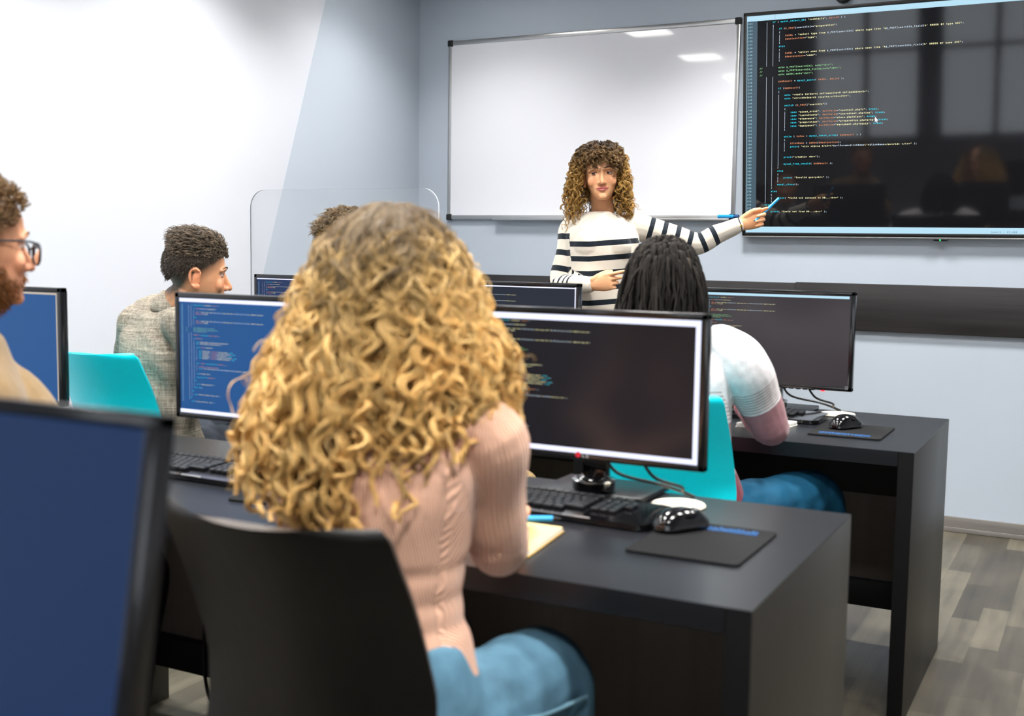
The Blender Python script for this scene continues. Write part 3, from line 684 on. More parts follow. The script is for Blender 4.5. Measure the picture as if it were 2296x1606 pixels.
def bone_param(V, bones):
    """nearest bone, distance along it and angle around it"""
    best = np.full(len(V), 1e9); idx = np.zeros(len(V), int); tt = np.zeros(len(V)); an = np.zeros(len(V))
    for bi, (P, R) in enumerate(bones):
        P = np.asarray(P, float); acc = 0
        for k in range(len(P) - 1):
            a, d = P[k], P[k + 1] - P[k]; L_ = np.linalg.norm(d); d = d / L_
            h = (V - a) @ d; hc = np.clip(h, 0, L_); q_ = V - a - hc[:, None] * d; ds = np.linalg.norm(q_, axis=1)
            rr = R[k] + (R[k + 1] - R[k]) * hc / L_; sc = ds - rr; m = sc < best
            best[m] = sc[m]; idx[m] = bi; tt[m] = acc + (h if k in (0, len(P) - 2) else hc)[m]
            s = unit(np.cross(d, [.3, .9, .2])); b2 = np.cross(d, s); an[m] = np.arctan2(q_ @ b2, q_ @ s)[m] * ds[m]; acc += L_
    return idx, tt, an

HEAD = [(0, .020, -.074, -.030), (.006, .030, -.082, -.018), (.016, .039, -.086, .000), (.030, .049, -.086, .022), (.048, .057, -.0855, .048), (.068, .064, -.085, .066), (.090, .069, -.084, .080), (.112, .0715, -.082, .090),
        (.135, .0735, -.0845, .096), (.158, .073, -.082, .097), (.180, .068, -.074, .091), (.198, .058, -.060, .078), (.212, .043, -.042, .058), (.220, .026, -.023, .035), (.223, .010, -.008, .015)]
def head_pieces(c, R, s=1., ears=True, jaw=1.):
    n = 28; V = []; F = []
    for z, hw, yf, yb in HEAD:
        if z < .05: hw *= jaw
        for k in range(n):
            a = 2 * PI * k / n; cs, sn = math.cos(a), math.sin(a); p = .86
            x = hw * math.copysign(abs(cs) ** p, cs); y = (yb if sn > 0 else -yf) * math.copysign(abs(sn) ** p, sn); V.append((x, y, z - .112))
    m = len(HEAD)
    for i in range(m - 1):
        for k in range(n): F.append((i * n + k, i * n + (k + 1) % n, (i + 1) * n + (k + 1) % n, (i + 1) * n + k))
    F.append(list(range(n))[::-1]); F.append([(m - 1) * n + k for k in range(n)])
    out = [(np.array(V), F)]
    E_ = -.112
    out.append(limb([(0, -.080, .118 + E_), (0, -.089, .098 + E_), (0, -.0995, .078 + E_), (0, -.103, .070 + E_)], [.0065, .0078, .0095, .0095], n=4))
    for sx in (-1, 1):
        out.append(ellip((sx * .0115, -.0915, .0675 + E_), (.0078, .0095, .0075)))
        out.append(ellip((sx * .036, -.0625, .078 + E_), (.026, .0145, .024)))
        out.append(limb([(sx * .052, -.066, .124 + E_), (sx * .03, -.079, .131 + E_), (sx * .008, -.083, .127 + E_)], [.006, .0085, .007], n=4))
        if ears:
            er = np.array([[math.cos(.35), -math.sin(.35) * sx, 0], [math.sin(.35) * sx, math.cos(.35), 0], [0, 0, 1]])
            out.append(ellip((sx * .075, .014, .093 + E_), (.006, .016, .027), er)); out.append(ellip((sx * .0755, .008, .070 + E_), (.006, .009, .012), er)); out.append(limb([er @ np.array(q_) + np.array([sx * .0785, .015, .094 + E_]) for q_ in ((sx * .0, -.010, .004), (0, -.013, .018), (0, -.002, .031), (0, .013, .025), (0, .018, .008), (0, .012, -.012), (0, .003, -.026))], [.004, .0045, .005, .005, .0045, .004, .004], n=3, seg=10))
    out.append(limb([(-.023, -.0815, .0445 + E_), (-.01, -.0895, .0485 + E_), (0, -.0905, .0475 + E_), (.01, -.0895, .0485 + E_), (.023, -.0815, .0445 + E_)], [.0025, .0042, .004, .0042, .0025], n=4))
    out.append(limb([(-.02, -.0815, .0425 + E_), (0, -.0890, .0390 + E_), (.02, -.0815, .0425 + E_)], [.0025, .0052, .0025], n=5))
    out.append(ellip((0, -.079, .012 + E_), (.017, .011, .013)))
    return [(c + s * (v @ R.T), f) for v, f in out]

def hand(o, d, s, n, curl, k=1., thumb=None, spread=.06):
    """palm, four fingers and thumb; d along the hand, s towards the thumb, n the way the palm faces"""
    d = unit(d); s = unit(s - d * (s @ d)); n0 = np.cross(d, s); n = n0 if n0 @ n > 0 else -n0; P = []
    o = np.asarray(o, float)
    P.append(limb([o - d * .03 * k, o + d * .01 * k, o + d * .05 * k, o + d * .085 * k], [(.024 * k, .0185 * k), (.029 * k, .0185 * k), (.037 * k, .0155 * k), (.038 * k, .012 * k)], side=s, n=4))
    for (off, ln, r), (a1, a2, a3) in zip(((.0285, .072, .0088), (.0095, .079, .0090), (-.0095, .073, .0085), (-.027, .057, .0075)), curl):
        b = o + (d * (.086 - abs(off - .0095) * .22) + s * off) * k; pts = [b - d * .02 * k, b]; a = 0
        for fr, da in ((.46, a1), (.3, a2), (.24, a3)):
            a += da; v = d * math.cos(a) + n * math.sin(a) + s * off * 2.2 * spread / .06 * max(0, math.cos(a)); pts.append(pts[-1] + unit(v) * ln * fr * k)
        P.append(limb(pts, [r * 1.05 * k, r * 1.08 * k, r * k, r * .9 * k, r * .72 * k], n=4, seg=12))
    tb, td1, td2 = thumb or (.022, (.72, .62, .28), (.9, .2, .35))
    b = o + (d * tb + s * .024) * k; v1 = unit(d * td1[0] + s * td1[1] + n * td1[2]); v2 = unit(d * td2[0] + s * td2[1] + n * td2[2])
    P.append(limb([b - v1 * .015 * k, b + v1 * .018 * k, b + v1 * .042 * k, b + v1 * .042 * k + v2 * .018 * k, b + v1 * .042 * k + v2 * .033 * k], [.015 * k, .0145 * k, .0112 * k, .0105 * k, .0078 * k], n=4, seg=12))
    return P

RELAX = [(.08, .14, .1)] * 4
def sit(me, yfront, z=.473):
    """flatten what rests on the seat"""
    V = verts(me); m = (V[:, 2] < z) & (V[:, 2] > .36) & (V[:, 1] < yfront); V[m, 2] = z + (V[m, 2] - z) * .01; setverts(me, V)
def arm(sh, el, wr, r=(.052, .041, .034, .026), n=5):
    sh, el, wr = map(np.asarray, (sh, el, wr)); return limb([sh, sh * .5 + el * .5, el, el * .45 + wr * .55, wr], [r[0], (r[0] + r[1]) / 2 * 1.02, r[1], r[2] * 1.08, r[3]], n=n)
def leg(h, k_, a, r=(.085, .06, .052, .036)):
    h, k_, a = map(np.asarray, (h, k_, a)); return limb([h, h * .5 + k_ * .5, k_, k_ * .6 + a * .4, a], [r[0], (r[0] + r[1]) / 2 * 1.05, r[1], r[2] * 1.08, r[3]], n=6)
def shoe(a, d, m, parent):
    d = unit(d); a = np.array([a[0], a[1], 0.]); mb = MB()
    V, F = limb([a - d * .05 + UP * .042, a + UP * .052, a + d * .09 + UP * .04, a + d * .17 + UP * .032], [(.036, .04), (.04, .05), (.045, .037), (.036, .028)], side=np.cross(d, UP), n=4, seg=18); V[:, 2] = np.maximum(V[:, 2], .006)
    mb.add(V, F); return mb.build('shoe', m, parent, world=True)

m_skin = M('skin', (1, 1, 1), .46, attr=True, spec=.35, sss=.08, bump=((380, 380, 380), .04))
def skin_colours(me, c, R, s, tone, lips=None, stubble=None, scalp=None, cheek=.08):
    """skin, lips, shaved hair: colours that belong to the skin"""
    V = verts(me); Lc = ((V - c) / s) @ R; tone = np.array(lin(tone)); C = np.tile(tone, (len(V), 1)); x, y, z = Lc.T
    hd = (np.abs(x) < .09) & (np.abs(y) < .12) & (z > -.125) & (z < .13); ez = (np.abs(x) > .0735) & (np.abs(y - .015) < .026) & (np.abs(z + .022) < .045)
    if cheek:
        g = np.exp(-(((np.abs(x) - .04) / .02) ** 2 + ((z + .034) / .018) ** 2)) * (y < -.03) * hd
        C = C * (1 - g[:, None] * cheek * np.array([0.2, 2.4, 2.2]))
        g = np.exp(-((x / .013) ** 2 + ((z + .043) / .012) ** 2)) * (y < -.085) * hd; C = C * (1 - g[:, None] * cheek * np.array([0.2, 1.6, 1.4]))
    if lips is not None:
        ed = np.abs(x) / .0262; top = -.0630 + .0048 * (1 - ed ** 2) - .0018 * np.exp(-(x / .004) ** 2); bot = -.0680 - .0088 * (1 - ed ** 2)
        m = (ed < 1) & (z < top) & (z > bot) & (y < -.07) & hd; C[m] = lin(lips)
        ln = m & (np.abs(z + .0672 - .001 * ed) < .0012); C[ln] = np.array(lin(lips)) * .35  # shade of the mouth crease, painted as a darker lip colour
    ear = hd & ez; C[ear] *= np.array([1., .82, .78])
    if stubble is not None:
        g = np.clip((-.035 - z) / .025, 0, 1) * np.clip((.05 - y) / .02, 0, 1) * hd * .6; C = C * (1 - g[:, None]) + np.array(lin(stubble)) * g[:, None]
    if scalp is not None:
        col, line = scalp; g = np.clip((z - line(y)) / .045 + .5, 0, 1) * hd * ~ez * (z > -.1); C = C * (1 - g[:, None]) + np.array(lin(col)) * g[:, None]
    setcol(me, C); return Lc

def face_detail(me, c, R, s):
    """press the eye sockets and the fold under the lower lip into the face"""
    V = verts(me); Lc = ((V - c) / s) @ R; x, y, z = Lc.T; fr = (y < -.045) & (z > -.12) & (z < .06)
    d = np.zeros(len(V))
    for sx in (-1, 1): d += .0085 * np.exp(-(((x - sx * .031) / .0150) ** 2 + (z / .0095) ** 2))
    d += .0025 * np.exp(-((x / .016) ** 2 + ((z + .084) / .005) ** 2)) + .0018 * np.exp(-((x / .03) ** 2 + ((z + .0672) / .0022) ** 2))
    for sx in (-1, 1): d += .0016 * np.exp(-(((np.abs(x) - .026) / .005) ** 2 + ((z + .052) / .012) ** 2)) * (x * sx > 0)
    for sx in (-1, 1): d += .004 * np.exp(-(((x - sx * .0115) / .0045) ** 2 + ((z + .0485) / .003) ** 2)) * (y < -.08)
    V = V + (s * (d * fr))[:, None] * R[:, 1]
    ear = (np.abs(x) > .0755) & (np.abs(z + .015) < .02) & (np.abs(y - .015) < .012); V = V - (s * .004 * ear * np.sign(x))[:, None] * R[:, 0]
    setverts(me, V)

m_eye = M('eye', (238, 232, 226), .12, coat=.6); m_iris = M('iris_brown', (70, 42, 24), .15, coat=.6); m_pupil = M('pupil', (6, 5, 5), .1)
m_lash = M('lash', (28, 18, 14), .6)
def eyes(c, R, s, gaze, root, brow, lid, brow_r=.0027):
    for sx in (-1, 1):
        ec = np.array([sx * .031, -.0652, -.0005]); g = unit(np.array(gaze)); a = frame(-np.array([g[0], -g[1], g[2]]) * np.array([-1, 1, -1])) if False else None
        V, F = ellip((0, 0, 0), (1, 1, 1), nu=32, nv=24); mi = []
        for f in F:
            q_ = unit(np.mean([V[i] for i in f], 0)); ct = q_ @ g; mi.append(2 if ct > .965 else 1 if ct > .845 else 0)
        mb = MB(); mb.add(c + s * ((np.array(V) * .0125 + ec) @ R.T), F); mb.I = mi; mb.build('eye', [m_eye, m_iris, m_pupil], root, world=True)
        # lids: shells over the eyeball
        for nm, lo, hi in (('upper_eyelid', .22, 1.9), ('lower_eyelid', -1.6, -.36)):
            P = []
            for el in np.linspace(lo, hi, 8):
                row = []
                for az in np.linspace(-1.35, 1.35, 15):
                    e2 = el - (.22 if lo > 0 else -.12) * (az / 1.35) ** 2 * (1 if abs(el - lo) < .5 or abs(el - hi) < .5 and lo < 0 else .3)
                    row.append(np.array([math.sin(az) * math.cos(e2), -math.cos(az) * math.cos(e2), math.sin(e2)]) * .0137 + ec)
                P.append(row)
            P = c + s * (np.array(P) @ R.T); mb = MB(); mb.grid(P if lo > 0 else P); me_o = mb.build(nm, lid, root, world=True)
            
            if lo < 0: continue
            e_ = P[0]; mb = MB(); mb.tube(list(e_[2:-2]), (.0011 if lo > 0 else .0005) * s, 6, n=1); mb.build('eyelashes', m_lash, root, world=True)
        pts = [(sx * .014, -.0895, .0195), (sx * .026, -.0885, .0225), (sx * .040, -.081, .0225), (sx * .053, -.069, .0165)]
        V, F = limb(c + s * (np.array(pts) @ R.T), [(brow_r * s, brow_r * .7 * s), (brow_r * 1.1 * s, brow_r * .7 * s), (brow_r * .8 * s, brow_r * .5 * s), (.001, .001)], side=R[:, 2], n=5); MB().add(V, F).build('eyebrow', brow, root, world=True)

m_hair = M('hair', (1, 1, 1), .42, attr=True, spec=.4)
def hair_obj(P, rad, col, root, name='hair', sides=4, mat=None):
    V, F, sid, t = strands(P, rad, sides); me = newmesh(name, V, F); setcol(me, col(sid, t)); return obj(name, me, mat or m_hair, root, True, True)

def curl(base, amp, pitch, ph, turn=1, flat=1., axis=None):
    """wind helices of growing radius round smooth guide paths (n,k,3)"""
    T = np.gradient(base, axis=1); L_ = np.linalg.norm(np.diff(base, axis=1), axis=2); S = np.concatenate([np.zeros((len(base), 1)), np.cumsum(L_, 1)], 1)
    T /= np.linalg.norm(T, axis=2)[..., None] + 1e-9; ref = np.array([.31, .2, .93]) if axis is None else (base - axis) * np.array([1, 1, .3]); N1 = np.cross(T, ref); N1 /= np.linalg.norm(N1, axis=2)[..., None] + 1e-9; N2 = np.cross(T, N1)
    a = ph[:, None] + turn * 2 * PI * S / pitch[:, None]
    return base + amp[..., None] * (np.cos(a)[..., None] * N1 + flat * np.sin(a)[..., None] * N2), N1, N2

def curly_head(c, env, az, lam, z0, z1, K, amp, pitch, nstr, clump, rad, roots, tips, root, seed, frac=.3, jit=.01, hi=.18, sides=4, flat=1., coher=0., rz=(.08, .38)):
    """long curls: guides run down the outside of the volume env(z, az) -> (lateral, towards viewer) about the head centre"""
    g = np.random.default_rng(seed); n = len(az); t = np.linspace(0, 1, K)
    z = z0[:, None] + (z1 - z0)[:, None] * t[None] ** 1.15
    A = az[:, None] + g.normal(0, .16, (n, 1)) * t[None]
    la, de = env(z, A); la, de = la * lam[:, None], de * lam[:, None]
    base = c[None, None] * np.array([1, 1, 0]) + la[..., None] * RH + (-de)[..., None] * FH; base[..., 2] += z
    kp = g.normal(0, jit * .75, (n, 9, 3)); u_ = t * 7.999; i_ = u_.astype(int); h_ = (u_ - i_); h_ = (h_ * h_ * (3 - 2 * h_))[None, :, None]; base += (kp[:, i_] * (1 - h_) + kp[:, i_ + 1] * h_) * t[None, :, None]
    ph = g.uniform(0, 2 * PI, n); ph = ph * (1 - coher) + coher * (az * 9 + np.sin(az * 23) * 2.); pt = pitch * g.uniform(.75, 1.35, n); am = amp * g.uniform(.55, 1.35, (n, 1)) * np.clip(t[None] / frac, 0, 1) ** 1.2
    cl, N1, N2 = curl(base, am, pt, ph, np.where(g.random(n) < .5, -1, 1)[:, None], flat, c)
    P, Rr, who = [], [], []
    for k in range(nstr):
        oa = g.uniform(0, 2 * PI, (n, 1)) + g.normal(0, .6, (n, 1)) * t[None]; orr = clump * np.sqrt(g.random((n, 1))) * (1 - .55 * t[None] ** 2)
        P.append(cl + orr[..., None] * (np.cos(oa)[..., None] * N1 + np.sin(oa)[..., None] * N2) + (g.normal(0, .0003, (n, K, 3))))
        Rr.append(np.broadcast_to(rad * g.uniform(.7, 1.2, (n, 1)) * (1.08 - .75 * t[None] ** 3), (n, K))); who.append(np.arange(n))
    P, Rr, who = np.vstack(P), np.vstack(Rr), np.concatenate(who)
    tone = g.normal(0, hi, n)[who] + g.normal(0, hi * .5, len(P)); rc, tc_ = np.array(lin(roots)), np.array(lin(tips)); gold = np.clip(g.normal(0, .5, n)[who], -1, 1)
    def col(sid, tt):
        m = np.clip((tt - rz[0]) / rz[1] + gold[sid] * .25, 0, 1)[:, None]; return np.clip((rc * (1 - m) + tc_ * m) * np.exp(np.minimum(tone[sid], .08 - .12 * m[:, 0]))[:, None], 0, 1)
    return hair_obj(P, Rr, col, root, sides=sides)

def short_hair(c, R, s, n, region, direc, length, lift, rad, cols, root, seed, K=7, name='hair', wave=.0, radii=(.0755, .0965, .088), cen=(0, .004, .03)):
    g = np.random.default_rng(seed); u = g.normal(size=(n * 6, 3)); u /= np.linalg.norm(u, axis=1)[:, None]; p = u * np.array(radii) + np.array(cen)
    k = region(p, u); p, u = p[k][:n], u[k][:n]; n = len(p); nr = u / np.array(radii); nr /= np.linalg.norm(nr, axis=1)[:, None]
    d = direc(p, u, g); L_ = (length(p, u) * g.uniform(.7, 1.2, n)); t = np.linspace(0, 1, K)
    lf = lift(p, u) if callable(lift) else np.full(n, lift)
    P = p[:, None] + nr[:, None] * (lf[:, None] * np.sin(t * PI * .75)[None] * L_[:, None])[..., None] + d[:, None] * (L_[:, None] * t[None] ** 1.1)[..., None]
    if wave: P += (np.sin(t[None] * 7 + g.uniform(0, 6, (n, 1))) * wave * t[None])[..., None] * np.array([1, .3, .2])
    W = c + s * (P @ R.T); rr = rad * g.uniform(.7, 1.3, (n, 1)) * (1 - .8 * t[None] ** 2); tone = g.normal(0, .28, n); c0, c1 = np.array(lin(cols[0])), np.array(lin(cols[1])); mixv = g.random(n)[:, None]
    return hair_obj(W, np.broadcast_to(rr, (n, K)), lambda sid, tt: np.clip((c0 * (1 - mixv[sid]) + c1 * mixv[sid]) * np.exp(tone[sid])[:, None], 0, 1), root, name)

def stripes_mat(name, base, dark, duty, count, rough=.85):
    """knit whose stripes follow the attribute s: one stripe per unit"""
    m = M(name, base, rough, spec=.2, sheen=.15, bump=((420, 420, 420), .12)); nt = m.node_tree; N = nt.nodes.new; L = nt.links.new; b = nt.nodes['Principled BSDF']
    a = N('ShaderNodeAttribute'); a.attribute_name = 's'
    def mth(op, x, y):
        n_ = N('ShaderNodeMath'); n_.operation = op
        for i, v in enumerate((x, y)):
            if v is None: continue
            if hasattr(v, 'is_output'): L(v, n_.inputs[i])
            else: n_.inputs[i].default_value = v
        return n_.outputs[0]
    fr = mth('FRACT', a.outputs['Fac'], None); k = mth('MULTIPLY', mth('LESS_THAN', fr, duty), mth('MULTIPLY', mth('GREATER_THAN', a.outputs['Fac'], 0.), mth('LESS_THAN', a.outputs['Fac'], count)))
    mx = N('ShaderNodeMix'); mx.data_type = 'RGBA'; mx.inputs[6].default_value = (*lin(base), 1); mx.inputs[7].default_value = (*lin(dark), 1); L(k, mx.inputs[0]); L(mx.outputs[2], b.inputs['Base Color']); return m

def denim(name, rgb):
    return M(name, rgb, .8, noise=((14, 14, 9), .3), bump=((30, 30, 14), .35), spec=.2)
def wrinkle(me, amp, sc, seed):
    """soft cloth folds pushed into the surface"""
    V = verts(me); n = normals(me); g = np.random.default_rng(seed); d = np.zeros(len(V))
    for k in range(7):
        w_ = g.normal(size=3) * sc; d += np.sin(V @ w_ + g.uniform(0, 6)) * np.sin(V @ (g.normal(size=3) * sc * .6) + g.uniform(0, 6)) / 7
    setverts(me, V + n * (amp * d * 2)[:, None])

# ------------------------------------------------------------------ the teacher
def teacher():
    yb = 4.62; nb_ = at(1352, 480, Y=4.66); hc = at(1349, 391, Y=4.62); F = unit((CAM - hc) * np.array([1, 1, 0])) ; lat = np.array([-F[1], F[0], 0])
    R = frame(unit(F + np.array([0, 0, .02])), .07); s = 1.0
    ch, wa, pe = at(1348, 545, Y=4.62), at(1345, 640, Y=4.61), at(1342, 722, Y=4.62)
    sa, ea, wa_ = at(1284, 514, Y=4.59), at(1257, 634, Y=4.53), at(1320, 640, Y=4.42)
    sb, eb, wb_ = at(1444, 513, Y=4.73), at(1563, 546, Y=4.82), at(1652, 506, Y=4.89)
    t = empty('person', (pe[0], pe[1], 0), 'standing woman with brown curls and striped white sweater pointing a blue pen at the television', 'person')
    ht = at(1722, 484, Y=4.93); da = at(1376, 630, Y=4.40) - wa_
    hands = hand(wa_ + unit(da) * .02, da, UP * .9 - lat * .1, -F * .9 + UP * .1, [(.25, .25, .1), (.75, .9, .4), (.95, 1.0, .5), (1.05, 1.05, .5)], .98, (.022, (.85, .35, .3), (.98, .05, .15)))
    db = ht - wb_
    hands += hand(wb_ + unit(db) * .012, db, UP * .95 + lat * .0, F * 1., [(.22, .75, .45), (.8, 1.35, .6), (.9, 1.45, .7), (1.0, 1.4, .7)], 1.0, (.03, (.93, .34, .25), (1., -.02, .12)))
    torso = lambda k: limb([pe - UP * .02, (pe + wa) / 2, wa, ch * .55 + wa * .45, ch, nb_ * .35 + ch * .65 + UP * .01, nb_ - UP * .005], [(.165 * k, .115 * k), (.155 * k, .108 * k), (.13 * k, .096 * k), (.148 * k, .108 * k), (.15 * k, .105 * k), (.105 * k, .075 * k), (.055 * k, .052 * k)], side=lat, seg=24, n=6)
    hipa, hipb = pe - lat * .085 - UP * .05, pe + lat * .085 - UP * .05
    la_, lb_ = np.array([hipa[0], hipa[1], .08]), np.array([hipb[0], hipb[1], .08])
    P = head_pieces(hc, R, s, jaw=.98) + [limb([nb_ - UP * .05 - F * .01, nb_ + UP * .0, hc - UP * .075 + R[:, 1] * .022], [(.06, .055), (.05, .05), (.049, .052)], side=lat), torso(.9)]
    P += [arm(sa, ea, wa_, (.036, .033, .03, .024)), arm(sb, eb, wb_, (.036, .033, .03, .024)), limb([sa, ch + UP * .065, sb], [.036, .042, .036])] + hands
    P += [leg(hipa, (hipa + la_) / 2 + F * .01, la_, (.075, .05, .042, .03)), leg(hipb, (hipb + lb_) / 2 + F * .01, lb_, (.075, .05, .042, .03))]
    me = fuse(P, .0027, 3, 'body'); face_detail(me, hc, R, s); skin_colours(me, hc, R, s, (226, 168, 124), lips=(206, 116, 108), cheek=.05); obj('body', me, m_skin, t, True, True)
    eyes(hc, R, s, (-.38, -.9, -.08), t, M('brow_brown', (84, 56, 36), .7), M('eyelid_skin', (204, 146, 110), .45))
    # sweater
    k = 1.0; neckF = -F
    tor = limb([wa - UP * .115, wa - UP * .05, wa + UP * .03, ch * .55 + wa * .45, ch, nb_ * .35 + ch * .65, nb_ - UP * .06, nb_ - UP * .026 + F * .008], [(.168, .120), (.160, .116), (.15, .112), (.158, .116), (.166, .118), (.155, .1), (.118, .09), (.082, .07)], side=lat, seg=28, n=6, cap=1)
    bust = [ellip(ch + F * .068 + lat * q_ * .06 - UP * .012, (.075, .052, .07)) for q_ in (-1, 1)]
    sl = [limb([sa + lat * .04 + UP * .012, sa, sa * .5 + ea * .5, ea, ea * .5 + wa_ * .5, wa_], [.06, .058, .05, .046, .042, .034], n=6), limb([sb - lat * .04 + UP * .008, sb, sb * .5 + eb * .5, eb, eb * .5 + wb_ * .5, wb_ - unit(db) * .0], [.062, .06, .052, .047, .041, .032], n=6), limb([sa + lat * .005, nb_ - UP * .055 - lat * .072 + F * .006, nb_ - UP * .055 + lat * .072 + F * .006, sb], [.056, .054, .054, .056])]
    me = fuse([tor] + bust + sl, .0032, 6, 'sweater'); wrinkle(me, .0045, 26, 3); V = verts(me)
    ba = [sa, sa * .5 + ea * .5, ea, ea * .5 + wa_ * .5, wa_]; bb = [sb, sb * .5 + eb * .5, eb, eb * .5 + wb_ * .5, wb_]
    idx, tt, _a = bone_param(V, [([wa - UP * .12, wa, ch, nb_ - UP * .06], [.13, .115, .125, .09]), (ba, [.05, .048, .045, .04, .033]), (bb, [.05, .048, .045, .04, .032])])
    lx = (V - ch) @ lat; zt_ = at(1330, 539.5, Y=4.51)[2]; pit = .0625
    S = (zt_ + .09 * np.maximum(lx, -.05) - V[:, 2]) / pit
    up_a = np.linalg.norm(ea - sa); s1 = np.where(tt < up_a, (tt - .035) / .069, (up_a - .035) / .069 + (tt - up_a) / .034); e1 = (up_a - .035) / .069 + .118 / .034
    S[idx == 1] = np.minimum(s1, math.floor(e1) + .9)[idx == 1]
    Lb = np.linalg.norm(eb - sb) + np.linalg.norm(wb_ - eb); S[idx == 2] = np.minimum((tt - .018) / .058, math.floor((Lb - .05) / .058) - .1)[idx == 2]
    setattr_f(me, 's', S); obj('sweater', me, stripes_mat('striped_knit', (208, 200, 187), (14, 24, 34), .36, 40), t, True, True)
    # trousers
    tr = fuse([limb([wa - UP * .075, pe, pe - UP * .08], [(.148, .106), (.172, .128), (.165, .12)], side=lat, seg=24), leg(hipa, (hipa + la_) / 2 + F * .01, la_ + UP * .02, (.098, .07, .06, .05)), leg(hipb, (hipb + lb_) / 2 + F * .01, lb_ + UP * .02, (.098, .07, .06, .05))], .007, 3, 'trousers')
    obj('trousers', tr, M('black_denim', (24, 25, 30), .75, noise=(16, .25)), t, True, True)
    for q_ in (la_, lb_): shoe(q_, F, M('black_shoe', (20, 20, 22), .4), t)
    # jewellery
    m_gold = M('gold', (225, 185, 95), .2, 1)
    for sx in (-1, 1): V, F_ = ellip(hc + R @ np.array([sx * .079, -.002, -.045]), (.0035,) * 3); MB().add(V, F_).build('earring', m_chrome, t, world=True)
    ax = unit(db)
    MB().add(*limb([wb_ + ax * .012, wb_ + ax * .018], [(.033, .0275), (.033, .0275)], side=UP, seg=28, n=1, cap=0)).build('bracelet', m_blk, t, world=True)
    V, F_ = ellip(wb_ + ax * .016 + F * .026 - UP * .006, (.006, .005, .006)); MB().add(V, F_).build('bracelet_bead', m_gold, t, world=True)
    # curls
    zz = [1.30, 1.345, 1.39, 1.43, 1.47, 1.52, 1.56, 1.60, 1.64, 1.68, 1.71, 1.728, 1.742]
    zz = np.array([at(1349, y, Y=4.62)[2] for y in (492, 474, 455, 437, 412, 387, 370, 352, 338, 327, 319, 313)]); aL = np.array([82, 80, 80, 79, 76, 69, 66, 62, 56, 42, 24, 2]) * .00191; aR = np.array([72, 76, 74, 69, 66, 59, 57, 52, 44, 34, 18, 2]) * .00191; de = np.array([.075, .08, .085, .09, .095, .1, .105, .108, .1, .08, .05, .005])
    def env(z, A):
        l_ = np.interp(z, zz, aL); r_ = np.interp(z, zz, aR); d_ = np.interp(z, zz, de); sn, cs = np.sin(A), np.cos(A); return np.where(sn < 0, l_, r_) * sn, d_ * cs
    g = np.random.default_rng(11); n = 300
    az = g.uniform(.95, 2 * PI - .95, n); az = np.where(np.abs(az - PI) < .7, az, az); lam = g.uniform(.72, 1.0, n)
    z0 = at(1349, 316, Y=4.62)[2] - np.abs(g.normal(0, .028, n)); z1 = hc[2] + g.uniform(-.235, -.05, n) + np.where(np.sin(az) < 0, -.015, .0)
    curly_head(hc, env, az, lam, z0, z1, 150, .0078, .043, 8, .0062, .0009, (74, 56, 38), (186, 144, 76), t, 12, frac=.12, jit=.02, hi=.3, sides=3)
    # fringe
    n = 54; az = g.uniform(-1.2, 1.2, n); z1 = hc[2] + np.where(np.abs(az) < .45, g.uniform(.032, .072, n), g.uniform(.01, .045, n)); z0 = hc[2] + g.uniform(.105, .128, n)
    o_ = curly_head(hc, lambda z, A: ((.052 + .04 * np.clip((hc[2] + .125 - z) / .09, 0, 1)) * np.sin(A) * 1.12, (.05 + .062 * np.clip((hc[2] + .13 - z) / .075, 0, 1) ** .6) * np.cos(A)), az, g.uniform(.93, 1.0, n), z0, z1, 44, .0075, .036, 9, .006, .0009, (62, 47, 33), (120, 90, 52), t, 14, frac=.3, jit=.012, hi=.3, sides=3); o_.name = 'fringe'
    # the pen she holds
    p0, p1 = at(1693, 496, Y=4.895), at(1746, 445, Y=4.985); d = unit(p1 - p0); pn_ = empty('pen', p0, 'bright blue pen held out towards the television in a raised hand', 'pen'); Lp = np.linalg.norm(p1 - p0)
    MB().tube([(0, 0, 0), d * Lp * .5, d * Lp], .0062, 16).build('barrel', m_pen, pn_); MB().tube([d * .02 + UP * .008, d * .055 + UP * .008], .002, 8).build('clip', m_pen, pn_)
teacher()

